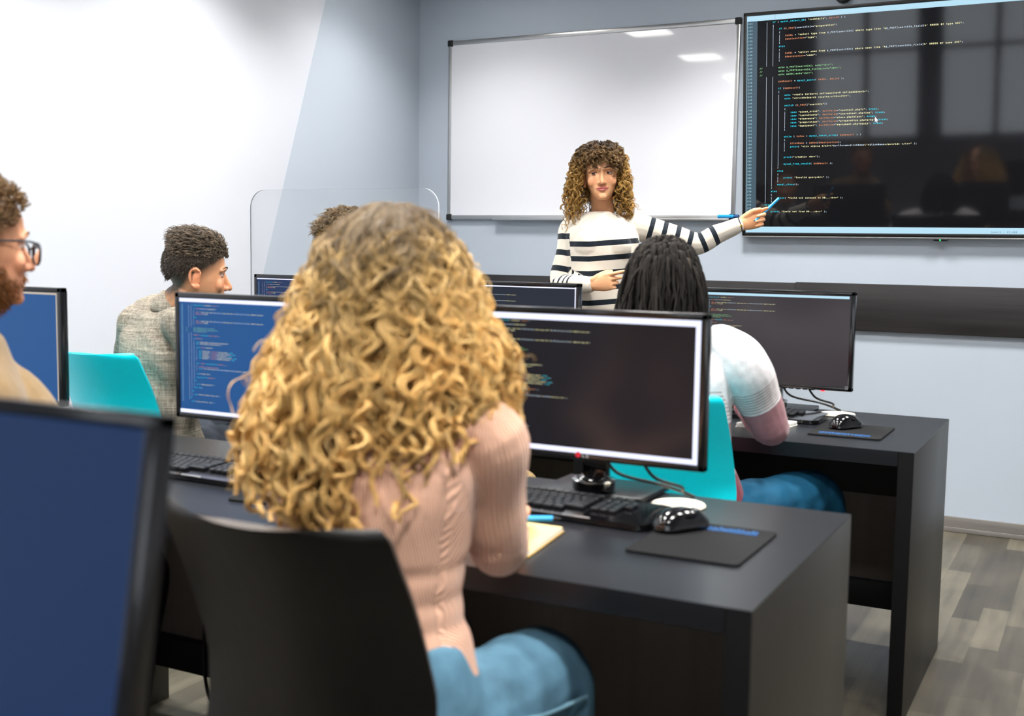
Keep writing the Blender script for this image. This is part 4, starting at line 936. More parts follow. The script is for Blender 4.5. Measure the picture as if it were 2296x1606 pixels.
# ------------------------------------------------------------------ the blonde student in front
def blonde():
    hc = at(884, 640, Y=1.46); F = unit(np.array([-.22, .97, -.1])); R = frame(F, .0); lat = np.array([.98, -.06, 0]); lat = unit(lat); fw = np.array([.06, .98, 0])
    nb_ = np.array([-.958, 1.452, 1.055]); ch = np.array([-.962, 1.425, .90]); wa = np.array([-.95, 1.41, .735]); pe = np.array([-.935, 1.405, .565])
    sa, ea, wra = np.array([-1.128, 1.45, 1.0]), np.array([-1.215, 1.55, .825]), np.array([-1.07, 1.74, .80])
    sb, eb, wrb = np.array([-.805, 1.475, .992]), np.array([-.826, 1.55, .815]), np.array([-.915, 1.745, .808])
    hipa, ka, aa = np.array([-1.02, 1.40, .56]), np.array([-1.10, 1.80, .545]), np.array([-1.08, 1.78, .09])
    hipb, kb, ab = np.array([-.855, 1.39, .56]), np.array([-.815, 1.70, .55]), np.array([-.80, 1.75, .09])
    t = empty('person', (pe[0], pe[1], 0), 'seated woman with big blonde curls and pink ribbed top, seen from behind', 'person')
    P = head_pieces(hc, R, 1.) + [limb([nb_ - UP * .05, nb_, hc - UP * .08 + R[:, 1] * .02], [(.06, .055), (.05, .05), (.049, .052)], side=lat)]
    P += [limb([pe - UP * .03, wa, ch, nb_ - UP * .04], [(.155, .10), (.118, .085), (.14, .1), (.075, .06)], side=lat, seg=24), arm(sa, ea, wra, (.044, .036, .03, .024)), arm(sb, eb, wrb, (.044, .036, .03, .024)), limb([sa, nb_ - UP * .05, sb], [.045, .05, .045])]
    P += hand(wra, np.array([.35, .9, .0]), np.array([.9, -.3, .1]), -UP, RELAX) + hand(wrb, np.array([-.35, .85, .0]), np.array([-.8, -.3, .2]), np.array([-.2, 0, -.9]), [(.1, .2, .1)] * 4)
    P += [leg(hipa, ka, aa, (.07, .05, .042, .03)), leg(hipb, kb, ab, (.07, .05, .042, .03))]
    me = fuse(P, .0045, 3, 'body'); sit(me, 1.66); face_detail(me, hc, R, 1.); skin_colours(me, hc, R, 1., (228, 170, 138), lips=(190, 104, 100)); obj('body', me, m_skin, t, True, True)
    # ribbed top
    tor = limb([pe + UP * .03, pe * .5 + wa * .5 + UP * .02, wa, ch * .5 + wa * .5, ch, nb_ * .45 + ch * .55, nb_ - UP * .035, nb_ - UP * .012], [(.158, .112), (.146, .106), (.134, .10), (.143, .108), (.158, .115), (.152, .098), (.09, .07), (.062, .06)], side=lat, seg=28)
    sl = [limb([sa + lat * .05, sa, sa * .5 + ea * .5, ea, ea * .5 + wra * .5, wra], [.056, .056, .05, .046, .04, .034], n=6), limb([sb - lat * .05, sb, sb * .5 + eb * .5, eb, eb * .5 + wrb * .5, wrb], [.056, .058, .051, .047, .042, .034], n=6), limb([sa, nb_ - UP * .06, sb], [.052, .055, .052])]
    me = fuse([tor] + sl, .0045, 4, 'top'); V = verts(me); n_ = normals(me)
    for zc, a_, wd in ((.80, .0028, .011), (.755, .0022, .010), (.715, .0030, .012)):
        V = V - n_ * (a_ * np.exp(-(((V[:, 2] - zc) - .10 * (V[:, 0] - wa[0])) / wd) ** 2) * (np.abs(V[:, 0] - wa[0]) < .16) * (V[:, 1] < 1.5))[:, None]
    setverts(me, V); wrinkle(me, .003, 24, 8)
    idx, tt, an = bone_param(V, [([pe, wa, ch, nb_ - UP * .06], [.12, .11, .125, .09]), ([sa, sa * .5 + ea * .5, ea, wra], [.05, .05, .046, .034]), ([sb, sb * .5 + eb * .5, eb, wrb], [.05, .05, .046, .034])])
    setattr_f(me, 's', an / .0075); m = M('ribbed_pink_knit', (226, 178, 152), .85, spec=.2, sheen=.2); nt = m.node_tree; N = nt.nodes.new; L = nt.links.new; b = nt.nodes['Principled BSDF']
    a = N('ShaderNodeAttribute'); a.attribute_name = 's'; w1 = N('ShaderNodeMath'); w1.operation = 'MULTIPLY'; w1.inputs[1].default_value = 2 * PI; w2 = N('ShaderNodeMath'); w2.operation = 'SINE'; bp = N('ShaderNodeBump'); bp.inputs['Strength'].default_value = .55; bp.inputs['Distance'].default_value = .002
    L(a.outputs['Fac'], w1.inputs[0]); L(w1.outputs[0], w2.inputs[0]); L(w2.outputs[0], bp.inputs['Height']); L(bp.outputs[0], b.inputs['Normal'])
    mr_ = N('ShaderNodeMapRange'); mr_.inputs['From Min'].default_value = -1; mr_.inputs['To Min'].default_value = .86; mr_.inputs['To Max'].default_value = 1.05; vm_ = N('ShaderNodeVectorMath'); vm_.operation = 'MULTIPLY'; vm_.inputs[0].default_value = lin((226, 178, 152)); L(w2.outputs[0], mr_.inputs[0]); L(mr_.outputs[0], vm_.inputs[1]); L(vm_.outputs[0], b.inputs['Base Color'])
    obj('top', me, m, t, True, True)
    # jeans
    me = fuse([limb([pe + UP * .085, pe + UP * .03, pe - UP * .02], [(.150, .108), (.170, .118), (.168, .112)], side=lat, seg=24), leg(hipa, ka, aa + UP * .03, (.094, .078, .062, .055)), leg(hipb, kb, ab + UP * .03, (.096, .082, .066, .058))], .006, 3, 'jeans'); V = verts(me); wrinkle(me, .006, 30, 5); sit(me, 1.66)
    obj('jeans', me, denim('light_denim', (86, 124, 146)), t, True, True)
    sd = unit(np.cross(kb - hipb, UP)); mb = MB(); mb.tube([hipb + sd * .098 + UP * .04, hipb * .5 + kb * .5 + sd * .091 + UP * .006, kb + sd * .083 - UP * .01], .0035, 6); mb.build('side_seam', M('denim_seam', (118, 160, 178), .8), t, world=True)
    for q_ in (aa, ab): shoe(q_, np.array([.05, 1, 0]), M('white_shoe', (220, 220, 220), .5), t)
    # curls
    yy = np.array([1225, 1190, 1110, 1060, 1000, 900, 800, 700, 640, 600, 560, 520, 490, 472, 462, 458]); zz = 1.335 - (yy - 462) * .00068
    aL = np.array([330, 335, 345, 350, 345, 332, 280, 230, 204, 182, 165, 132, 98, 62, 25, 3]) * .00066; aR = np.array([200, 210, 225, 240, 262, 296, 258, 210, 184, 165, 145, 112, 80, 50, 20, 3]) * .00066; de = np.array([.165, .165, .165, .16, .155, .15, .142, .135, .13, .125, .115, .098, .075, .05, .02, .003])
    def env(z, A):
        l_ = np.interp(z, zz, aL); r_ = np.interp(z, zz, aR); d_ = np.interp(z, zz, de); sn, cs = np.sin(A), np.cos(A); return np.where(sn < 0, l_, r_) * sn, d_ * cs
    g = np.random.default_rng(21); n = 470; az = g.uniform(-2.5, 2.5, n); lam = np.clip(1 - np.abs(g.normal(0, .2, n)), .45, 1.03)
    azk = np.array([-2.5, -1.6, -1.1, -.75, -.45, -.1, .3, .7, 1.1, 1.6, 2.5]); yk = np.array([1000, 1090, 1105, 1150, 1185, 1120, 1040, 990, 950, 940, 900])
    z1 = 1.335 - (np.interp(az, azk, yk) - 462) * .00068 + np.abs(g.normal(0, .05, n)) * (g.random(n) < .75) + g.normal(0, .012, n)
    z0 = 1.334 - np.abs(g.normal(0, .024, n))
    curly_head(hc, env, az, lam, z0, z1, 90, .0098, .056, 22, .0086, .00095, (106, 86, 58), (248, 204, 128), t, 22, frac=.22, jit=.02, hi=.36, sides=3, flat=.4, coher=.5, rz=(.12, .5))
    n = 200; az = g.uniform(-2.5, 2.5, n); lam = g.uniform(.9, 1.08, n); z1 = 1.335 - (np.interp(az, azk, yk) - 500) * .00068 + np.abs(g.normal(0, .1, n)); z0 = 1.332 - np.abs(g.normal(0, .03, n))
    o_ = curly_head(hc, env, az, lam, z0, z1, 90, .0105, .05, 3, .009, .0007, (108, 86, 58), (246, 204, 130), t, 23, frac=.2, jit=.014, hi=.3, sides=3, flat=.6); o_.name = 'flyaway_hair'
blonde()

# ------------------------------------------------------------------ the dreadlocked student
def dread():
    hc = at(1490, 636, Y=2.90); F = unit(np.array([.1, .98, -.08])); R = frame(F); lat = unit(np.array([1., -.02, 0]))
    nb_ = at(1490, 745, Y=2.91); ch = at(1492, 850, Y=2.91); wa = np.array([ch[0], 2.90, .72]); pe = np.array([ch[0] + .06, 2.94, .56]); wa[0] += .03
    sb, eb, wrb = at(1665, 818, Y=2.93), at(1724, 952, Y=3.05), np.array([-.93, 3.27, .825])
    sa, ea, wra = at(1320, 800, Y=2.93), at(1280, 930, Y=3.02), np.array([-1.15, 3.27, .825])
    hipa, ka, aa = pe + np.array([-.09, 0, 0]), np.array([-1.20, 3.33, .55]), np.array([-1.16, 3.33, .09])
    hipb, kb, ab = pe + np.array([.09, 0, .005]), np.array([-.72, 3.30, .565]), np.array([-.72, 3.33, .09])
    t = empty('person', (pe[0], pe[1], 0), 'seated person with black dreadlocks in a white and mauve sweater', 'person')
    P = head_pieces(hc, R, 1.02) + [limb([nb_ - UP * .05, nb_, hc - UP * .08 + R[:, 1] * .02], [(.065, .06), (.056, .055), (.053, .055)], side=lat), limb([pe - UP * .03, wa, ch, nb_ - UP * .04], [(.15, .10), (.13, .095), (.16, .105), (.08, .065)], side=lat, seg=24), arm(sa, ea, wra), arm(sb, eb, wrb), limb([sa, nb_ - UP * .05, sb], [.05, .055, .05])]
    P += hand(wra, np.array([.3, .9, 0]), np.array([.9, -.3, .1]), -UP, RELAX) + hand(wrb, np.array([-.3, .9, 0]), np.array([-.9, -.3, .1]), -UP, RELAX)
    P += [leg(hipa, ka, aa, (.075, .055, .045, .034)), leg(hipb, kb, ab, (.075, .055, .045, .034))]
    me = fuse(P, .005, 3, 'body'); sit(me, 3.2); skin_colours(me, hc, R, 1.02, (112, 74, 54), cheek=0, scalp=((26, 21, 18), lambda y: np.interp(y, [-.07, -.03, .1], [.06, .0, -.08]))); obj('body', me, m_skin, t, True, True)
    tor = limb([pe + UP * .01, (pe + wa) / 2, wa, (wa + ch) / 2, ch, nb_ * .45 + ch * .55, nb_ - UP * .03, nb_ - UP * .005], [(.168, .12), (.165, .118), (.16, .115), (.172, .12), (.185, .125), (.172, .105), (.1, .08), (.068, .066)], side=lat, seg=28)
    sl = [limb([s_ + (ch - s_) * .3 + UP * .06, s_, s_ * .5 + e_ * .5, e_, e_ * .5 + w_ * .5, w_], [.06, .068, .064, .056, .046, .038], n=6) for s_, e_, w_ in ((sa, ea, wra), (sb, eb, wrb))]
    me = fuse([tor, limb([sa, nb_ - UP * .06, sb], [.062, .062, .062])] + sl, .005, 4, 'sweater'); wrinkle(me, .006, 24, 4); sit(me, 3.1); V = verts(me)
    idx, tt, an = bone_param(V, [([pe, wa, ch, nb_ - UP * .06], [.13, .125, .135, .1]), ([sa, sa * .5 + ea * .5, ea, wra], [.06, .06, .056, .045]), ([sb, sb * .5 + eb * .5, eb, wrb], [.06, .06, .056, .045])])
    zb = at(1620, 884, Y=2.80)[2]; dz = np.where(idx == 0, (zb - V[:, 2]), (tt - .05) * 1.15)     # distance below the white yoke
    setattr_f(me, 's', dz / .0105)
    m = M('yoke_knit', (238, 235, 236), .9, spec=.15, sheen=.2, bump=((300, 300, 300), .15)); nt = m.node_tree; N = nt.nodes.new; L = nt.links.new; b = nt.nodes['Principled BSDF']
    a = N('ShaderNodeAttribute'); a.attribute_name = 's'; mp_ = N('ShaderNodeMapRange'); mp_.inputs['From Min'].default_value = -4; mp_.inputs['From Max'].default_value = 28; rp = N('ShaderNodeValToRGB'); rp.color_ramp.interpolation = 'CONSTANT'; L(a.outputs['Fac'], mp_.inputs[0]); L(mp_.outputs[0], rp.inputs[0])
    el = rp.color_ramp.elements; wh, gr, mv, mr_ = [(*lin(c_), 1) for c_ in ((226, 223, 225), (188, 174, 174), (158, 112, 118), (122, 24, 48))]
    seq = [(0, wh)]
    for k in range(8): seq += [((4 + k) / 32, gr), ((4 + k + .42) / 32, wh)]
    seq += [(12.2 / 32, mv), (25.5 / 32, mr_)]
    el[0].position = 0; el[0].color = wh; el[1].position = seq[1][0]; el[1].color = seq[1][1]
    for p_, c_ in seq[2:]: e_ = el.new(p_); e_.color = c_
    nz = N('ShaderNodeTexNoise'); nz.inputs['Scale'].default_value = 55; nz.inputs['Detail'].default_value = 5; tc = N('ShaderNodeTexCoord'); L(tc.outputs['Object'], nz.inputs['Vector']); r2 = N('ShaderNodeMapRange'); r2.inputs['From Min'].default_value = .3; r2.inputs['From Max'].default_value = .7; r2.inputs['To Min'].default_value = .88; r2.inputs['To Max'].default_value = 1.1; vm = N('ShaderNodeVectorMath'); vm.operation = 'MULTIPLY'; L(nz.outputs[0], r2.inputs[0]); L(rp.outputs[0], vm.inputs[0]); L(r2.outputs[0], vm.inputs[1]); L(vm.outputs[0], b.inputs['Base Color'])
    obj('sweater', me, m, t, True, True)
    me = fuse([limb([pe + UP * .03, pe - UP * .015], [(.162, .115), (.165, .108)], side=lat, seg=24), leg(hipa, ka, aa + UP * .03, (.092, .072, .06, .055)), leg(hipb, kb, ab + UP * .03, (.094, .076, .062, .055))], .007, 3, 'jeans'); wrinkle(me, .007, 30, 6); sit(me, 3.2); obj('jeans', me, denim('mid_denim', (16, 72, 100)), t, True, True)
    for q_ in (aa, ab): shoe(q_, np.array([0, 1, 0]), M('grey_shoe', (90, 90, 92), .5), t)
    g = np.random.default_rng(31); n = 430; u = g.normal(size=(n * 4, 3)); u /= np.linalg.norm(u, axis=1)[:, None]; u = u[(u[:, 2] > -.15) & ~((u[:, 1] < -.35) & (u[:, 2] < .45))][:n]; n = len(u)
    root_ = u * np.array([.078, .098, .09]) + np.array([0, .004, .03]); out = u * np.array([1, 1, .35]); out /= np.linalg.norm(out, axis=1)[:, None]; K = 16; tt = np.linspace(0, 1, K)
    hz = out * np.array([1, 1, 0]); zend = g.uniform(-.19, -.11, n) + .05 * np.clip(-u[:, 1], 0, 1)
    p1 = root_ + out * .022 + np.array([0, 0, .012]); p2 = root_ * np.array([1, 1, 0]) * .9 + hz * g.uniform(.02, .045, (n, 1)) + np.array([0, 0, 1]) * (zend * .3 + .03 * u[:, 2])[:, None]; p3 = hz * np.array([.108, .115, 0]) * g.uniform(.85, 1.04, (n, 1)) + np.array([0, .004, 0]) + np.array([0, 0, 1]) * zend[:, None] + g.normal(0, .006, (n, 3))
    b_ = lambda a_: a_[:, None]; T = tt[None, :, None]; Pd = b_(root_) * (1 - T) ** 3 + 3 * b_(p1) * T * (1 - T) ** 2 + 3 * b_(p2) * T ** 2 * (1 - T) + b_(p3) * T ** 3
    Pd += np.cumsum(g.normal(0, .0036, (n, K, 3)), 1) * T; Wd = hc + 1.02 * (Pd @ R.T); rr = .0046 * g.uniform(.75, 1.25, (n, 1)) * (1 + .18 * np.sin(tt[None] * 40 + g.uniform(0, 6, (n, 1)))) * (1 - .35 * tt[None] ** 3); tone = g.normal(0, .35, n); br_ = g.random(n) < .22
    hair_obj(Wd, np.broadcast_to(rr, (n, K)), lambda sid, q_: np.array(lin((24, 20, 17))) * np.exp(tone[sid])[:, None] * np.where(br_[sid], 1.9, 1.)[:, None], t, 'hair', 7, M('dreadlocks', (1, 1, 1), .75, spec=.2, attr=True, bump=(420, .5)))
dread()

# ------------------------------------------------------------------ the man in the grey linen shirt
def linen():
    hc = at(441, 612, Y=2.93); F = unit(np.array([.62, .78, -.06])); R = frame(F); s = 1.07; lat = unit(np.array([.93, -.38, 0])); bf = np.array([.38, .93, 0])
    nb_ = at(394, 690, Y=2.92) ; ch = at(362, 775, Y=2.92); wa = ch + np.array([-.0, -.02, -.16]); pe = np.array([ch[0] + .0, ch[1] - .01, .57])
    sa, ea, wra = at(306, 728, Y=2.90), at(290, 850, Y=3.0), np.array([-3.0, 3.22, .82])
    sb, eb, wrb = ch + lat * .19 + UP * .075, ch + lat * .26 + bf * .08 - UP * .14, ch + lat * .12 + bf * .30 - UP * .10
    hipa, ka, aa = pe - lat * .09, pe - lat * .12 + bf * .42, pe - lat * .12 + bf * .38 - UP * .48
    hipb, kb, ab = pe + lat * .09, at(560, 1000, Y=3.27), at(560, 1000, Y=3.27) + np.array([0, .05, -.45])
    t = empty('person', (pe[0], pe[1], 0), 'man with short dark swept hair in grey linen shirt sitting on a cyan chair', 'person')
    P = head_pieces(hc, R, s, jaw=1.08) + [limb([nb_ - UP * .06, nb_, hc - UP * .08 + R[:, 1] * .03], [(.075, .066), (.064, .062), (.06, .062)], side=lat), limb([pe - UP * .03, wa, ch, nb_ - UP * .04], [(.15, .10), (.14, .1), (.17, .11), (.085, .07)], side=lat, seg=24), arm(sa, ea, wra, (.05, .041, .036, .028)), arm(sb, eb, wrb, (.05, .041, .036, .028)), limb([sa, nb_ - UP * .05, sb], [.05, .06, .05])]
    P += hand(wra, bf, lat, -UP, RELAX) + hand(wrb, bf, -lat, -UP, RELAX) + [leg(hipa, ka, aa, (.075, .055, .045, .034)), leg(hipb, kb, ab, (.075, .055, .045, .034))]
    me = fuse(P, .0032, 3, 'body'); sit(me, 3.2); face_detail(me, hc, R, s)
    skin_colours(me, hc, R, s, (219, 158, 118), lips=(178, 100, 88), stubble=(120, 92, 66), scalp=((58, 47, 36), lambda y: np.interp(y, [-.075, -.06, -.03, -.005, .03, .06, .1], [.06, .035, .012, -.008, -.02, -.075, -.085])))
    obj('body', me, m_skin, t, True, True)
    eyes(hc, R, s, (0, -1, -.1), t, M('brow_dark', (40, 30, 22), .6), M('eyelid_tan', (196, 138, 104), .45))
    tor = limb([pe + UP * .0, (pe + wa) / 2, wa, (wa + ch) / 2, ch, nb_ * .45 + ch * .55, nb_ - UP * .025, nb_ + UP * .0], [(.17, .125), (.168, .122), (.168, .122), (.178, .126), (.19, .13), (.178, .112), (.105, .088), (.078, .074)], side=lat, seg=28)
    sl = [limb([s_ + (ch - s_) * .3 + UP * .012, s_, s_ * .5 + e_ * .5, e_, e_ * .5 + w_ * .5, w_], [.06, .066, .062, .058, .05, .042], n=6) for s_, e_, w_ in ((sa, ea, wra), (sb, eb, wrb))]
    me = fuse([tor, limb([sa, sa * .5 + nb_ * .5 - UP * .02, nb_ - UP * .05, sb], [.064, .07, .068, .062]), limb([pe - UP * .01 + bf * .02, pe + UP * .06], [(.178, .132), (.172, .126)], side=lat)] + sl, .0045, 9, 'shirt'); wrinkle(me, .008, 26, 9); sit(me, 3.1)
    m = M('grey_linen', (150, 142, 128), .9, spec=.15, bump=((70, 70, 70), .3)); nt = m.node_tree; N = nt.nodes.new; L = nt.links.new; b = nt.nodes['Principled BSDF']; tc = N('ShaderNodeTexCoord'); prev = None
    for sc_ in ((9, 9, 190), (150, 150, 8), (14, 14, 420), (380, 380, 16)):
        mp_ = N('ShaderNodeMapping'); mp_.inputs['Scale'].default_value = sc_; nz = N('ShaderNodeTexNoise'); nz.inputs['Scale'].default_value = 1; nz.inputs['Detail'].default_value = 3; L(tc.outputs['Object'], mp_.inputs[0]); L(mp_.outputs[0], nz.inputs[0])
        if prev is None: prev = nz.outputs[0]
        else: ad_ = N('ShaderNodeMath'); ad_.operation = 'ADD'; L(prev, ad_.inputs[0]); L(nz.outputs[0], ad_.inputs[1]); prev = ad_.outputs[0]
    rp = N('ShaderNodeValToRGB'); rp.color_ramp.elements[0].position = .36; rp.color_ramp.elements[0].color = (*lin((78, 70, 60)), 1); rp.color_ramp.elements[1].position = .62; rp.color_ramp.elements[1].color = (*lin((162, 154, 140)), 1); dv = N('ShaderNodeMath'); dv.operation = 'MULTIPLY'; dv.inputs[1].default_value = .25; L(prev, dv.inputs[0]); L(dv.outputs[0], rp.inputs[0]); L(rp.outputs[0], b.inputs['Base Color'])
    obj('shirt', me, m, t, True, True)
    # collar: a folded band round the neck
    cpts = []; cc = nb_ + UP * .012
    for k in range(15): a_ = PI * (.5 + 2 * (k - 7) / 14 * .86); cpts.append(cc + lat * .077 * math.cos(a_) - bf * .072 * math.sin(a_) + UP * (.012 * math.sin(a_) - .012))
    V, F_ = limb(cpts, [(.007, .024)] * 15, side=None, n=2, seg=10); V, F_ = limb(cpts, [(.024, .006)] * 15, side=UP + bf * .3, n=2, seg=12); MB().add(V, F_).build('collar', m, t, world=True)
    me = fuse([limb([pe + UP * .03, pe - UP * .015], [(.16, .115), (.165, .108)], side=lat, seg=24), leg(hipa, ka, aa + UP * .03, (.09, .07, .06, .055)), leg(hipb, kb, ab + UP * .03, (.09, .072, .06, .055))], .007, 3, 'trousers'); wrinkle(me, .006, 30, 2); sit(me, 3.2); obj('trousers', me, denim('charcoal_denim', (62, 68, 78)), t, True, True)
    for q_ in (aa, ab): shoe(q_, bf, M('brown_shoe', (70, 50, 38), .5), t)
    # clipped sides, long combed top ending in a quiff
    short_hair(hc, R, s, 3600, lambda p, u: (p[:, 2] > np.interp(p[:, 1], [-.075, -.06, -.03, 0, .03, .06, .1], [.075, .05, .033, .02, .012, -.015, -.025])), lambda p, u, g: np.column_stack([np.zeros(len(p)), .35 + 0 * p[:, 0], -.8 + 0 * p[:, 0]]) + g.normal(0, .18, (len(p), 3)), lambda p, u: np.full(len(p), .011), .5, .0007, ((40, 32, 25), (66, 54, 42)), t, 41)
    o_ = short_hair(hc, R, s, 2600, lambda p, u: (p[:, 2] > .052) & (p[:, 1] < .088), lambda p, u, g: np.column_stack([p[:, 0] * 2. + .25, .75 - 9 * np.clip(-p[:, 1] - .035, 0, .08), .0 + 6. * np.clip(-p[:, 1] - .02, 0, .1) - 6 * np.clip(.08 - p[:, 2], 0, .1)]) + g.normal(0, .1, (len(p), 3)), lambda p, u: (.020 + .02 * np.clip((p[:, 2] - .055) / .04, 0, 1)) * np.clip((.11 - p[:, 1]) / .06, .35, 1), lambda p, u: .2 + .42 * np.clip((p[:, 2] - .055) / .045, 0, 1) + 3 * np.clip(-p[:, 1] - .02, 0, .1), .0013, ((46, 38, 31), (112, 96, 78)), t, 42, wave=.005, K=10); o_.name = 'hair_top'
linen()

# ------------------------------------------------------------------ the bearded man at the left edge
def bearded():
    hc = at(-58, 545, Y=1.42); F = unit(np.array([.30, .95, -.03])); R = frame(F); s = 1.0; lat = unit(np.array([.97, -.25, 0])); bf = np.array([.25, .97, 0])
    nb_ = hc - UP * .165 - bf * .035; ch = nb_ - UP * .16 - bf * .02; wa = ch - UP * .17; pe = np.array([wa[0], wa[1], .57])
    sb, eb, wrb = at(8, 893, Y=1.44), np.array([-1.66, 1.47, .85]), np.array([-1.79, 1.52, .68])
    sa, ea, wra = ch - lat * .19 + UP * .08, ch - lat * .25 + bf * .1 - UP * .12, ch - lat * .16 + bf * .32 - UP * .06
    hipa, ka, aa = pe - lat * .10, pe - lat * .27 + bf * .40, pe - lat * .27 + bf * .38 - UP * .48
    hipb, kb, ab = pe + lat * .06, pe - lat * .10 + bf * .42, pe - lat * .12 + bf * .38 - UP * .48
    t = empty('person', (pe[0], pe[1], 0), 'bearded man with glasses and tan sweater, cut off by the left edge', 'person')
    P = head_pieces(hc, R, s, jaw=1.1) + [limb([nb_ - UP * .06, nb_, hc - UP * .08 + R[:, 1] * .03], [(.075, .066), (.064, .062), (.06, .062)], side=lat), limb([pe - UP * .03, wa, ch, nb_ - UP * .04], [(.15, .10), (.14, .1), (.17, .11), (.085, .07)], side=lat, seg=24), arm(sa, ea, wra), arm(sb, eb, wrb), limb([sa, nb_ - UP * .05, sb], [.05, .06, .05])]
    P += hand(wra, bf, lat, -UP, RELAX) + hand(wrb, bf, -lat, -UP, RELAX) + [leg(hipa, ka, aa, (.075, .055, .045, .034)), leg(hipb, kb, ab, (.075, .055, .045, .034))]
    me = fuse(P, .0035, 3, 'body'); sit(me, 1.66); face_detail(me, hc, R, s); skin_colours(me, hc, R, s, (214, 156, 122), lips=(176, 104, 92), scalp=((92, 66, 40), lambda y: np.interp(y, [-.08, -.05, 0, .1], [.07, .03, 0, -.08]))); obj('body', me, m_skin, t, True, True)
    eyes(hc, R, s, (.1, -1, 0), t, M('brow_ginger', (98, 66, 36), .6), M('eyelid_tan', (196, 138, 104), .45))
    tor = limb([pe, wa, ch, nb_ * .45 + ch * .55, nb_ - UP * .025, nb_], [(.168, .122), (.168, .122), (.19, .128), (.178, .112), (.105, .088), (.076, .072)], side=lat, seg=28)
    sl = [limb([s_ + (ch - s_) * .3 + UP * .012, s_, s_ * .5 + e_ * .5, e_, e_ * .5 + w_ * .5, w_], [.06, .066, .062, .056, .048, .04], n=6) for s_, e_, w_ in ((sa, ea, wra), (sb, eb, wrb))]
    me = fuse([tor, limb([sa, nb_ - UP * .055, sb], [.062, .066, .062])] + sl, .005, 3, 'sweater'); wrinkle(me, .006, 24, 12); sit(me, 1.6); obj('sweater', me, M('tan_wool', (118, 97, 68), .9, spec=.15, sheen=.2, noise=(40, .08), bump=((240, 240, 240), .2)), t, True, True)
    me = fuse([limb([pe + UP * .03, pe - UP * .015], [(.155, .112), (.16, .105)], side=lat, seg=24), leg(hipa, ka, aa + UP * .03, (.09, .07, .06, .055)), leg(hipb, kb, ab + UP * .03, (.09, .07, .06, .055))], .008, 3, 'trousers'); sit(me, 1.66); obj('trousers', me, denim('navy_denim', (22, 25, 33)), t, True, True)
    for q_ in (aa, ab): shoe(q_, bf, M('brown_shoe', (70, 50, 38), .5), t)
    short_hair(hc, R, s, 1900, lambda p, u: (p[:, 2] > np.interp(p[:, 1], [-.08, -.05, 0, .1], [.075, .035, .01, -.06])), lambda p, u, g: np.column_stack([p[:, 0] * 2., .7 - 9 * np.clip(-p[:, 1] - .035, 0, .1), .05 + 0 * p[:, 0]]) + g.normal(0, .13, (len(p), 3)), lambda p, u: np.where(p[:, 2] > .06, .036, .013), .6, .0013, ((84, 62, 38), (128, 100, 62)), t, 51, wave=.003)
    short_hair(hc, R, s, 2300, lambda p, u: (p[:, 1] < .01) & (p[:, 2] < -.03 - .03 * (p[:, 1] + .06)) & ~((np.abs(p[:, 0]) < .024) & (p[:, 2] > -.078) & (p[:, 2] < -.058)) & (p[:, 2] < np.interp(np.abs(p[:, 0]), [0, .03, .05, .065], [-.05, -.052, -.06, -.02])), lambda p, u, g: np.column_stack([p[:, 0] * 3, -.35 + 0 * p[:, 0], -.9 + 0 * p[:, 0]]) + g.normal(0, .2, (len(p), 3)), lambda p, u: .013 + .12 * np.clip(-.07 - p[:, 2], 0, .05), .35, .0011, ((96, 58, 26), (150, 98, 46)), t, 52, name='beard', radii=(.062, .09, .09), cen=(0, .004, -.03))
    # glasses
    mb = MB(); q_ = lambda p: hc + s * (R @ np.array(p))
    gl = MB()
    for sx in (-1, 1):
        rim = []
        for k in range(25): a_ = 2 * PI * k / 24; ca, sa_ = math.cos(a_), math.sin(a_); e_ = .72; rim.append((sx * .034 + .026 * math.copysign(abs(ca) ** e_, ca), -.104 + .008 * abs(math.copysign(abs(ca) ** e_, ca) * sx + 1) * .5, -.016 + .02 * math.copysign(abs(sa_) ** e_, sa_)))
        mb.tube([q_(p) for p in rim], .0023 * s, 8, n=1)
        c0 = np.mean(rim[:-1], 0); gl.add([q_(c0)] + [q_(p) for p in rim[:-1]], [(0, k + 1, (k + 1) % 24 + 1) for k in range(24)])
        mb.tube([q_((sx * .06, -.096, -.006)), q_((sx * .073, -.07, .006)), q_((sx * .079, .01, .002)), q_((sx * .078, .03, -.015))], .0022 * s, 8)
    mb.tube([q_((-.009, -.105, -.008)), q_((0, -.108, -.005)), q_((.009, -.105, -.008))], .0022 * s, 8)
    gg = mb.build('glasses', M('dark_acetate', (26, 30, 40), .25), t, world=True); o = gl.build('lenses', M('lens_glass', (245, 248, 250), .0, trans=1, ior=1.08), gg, world=True)
bearded()

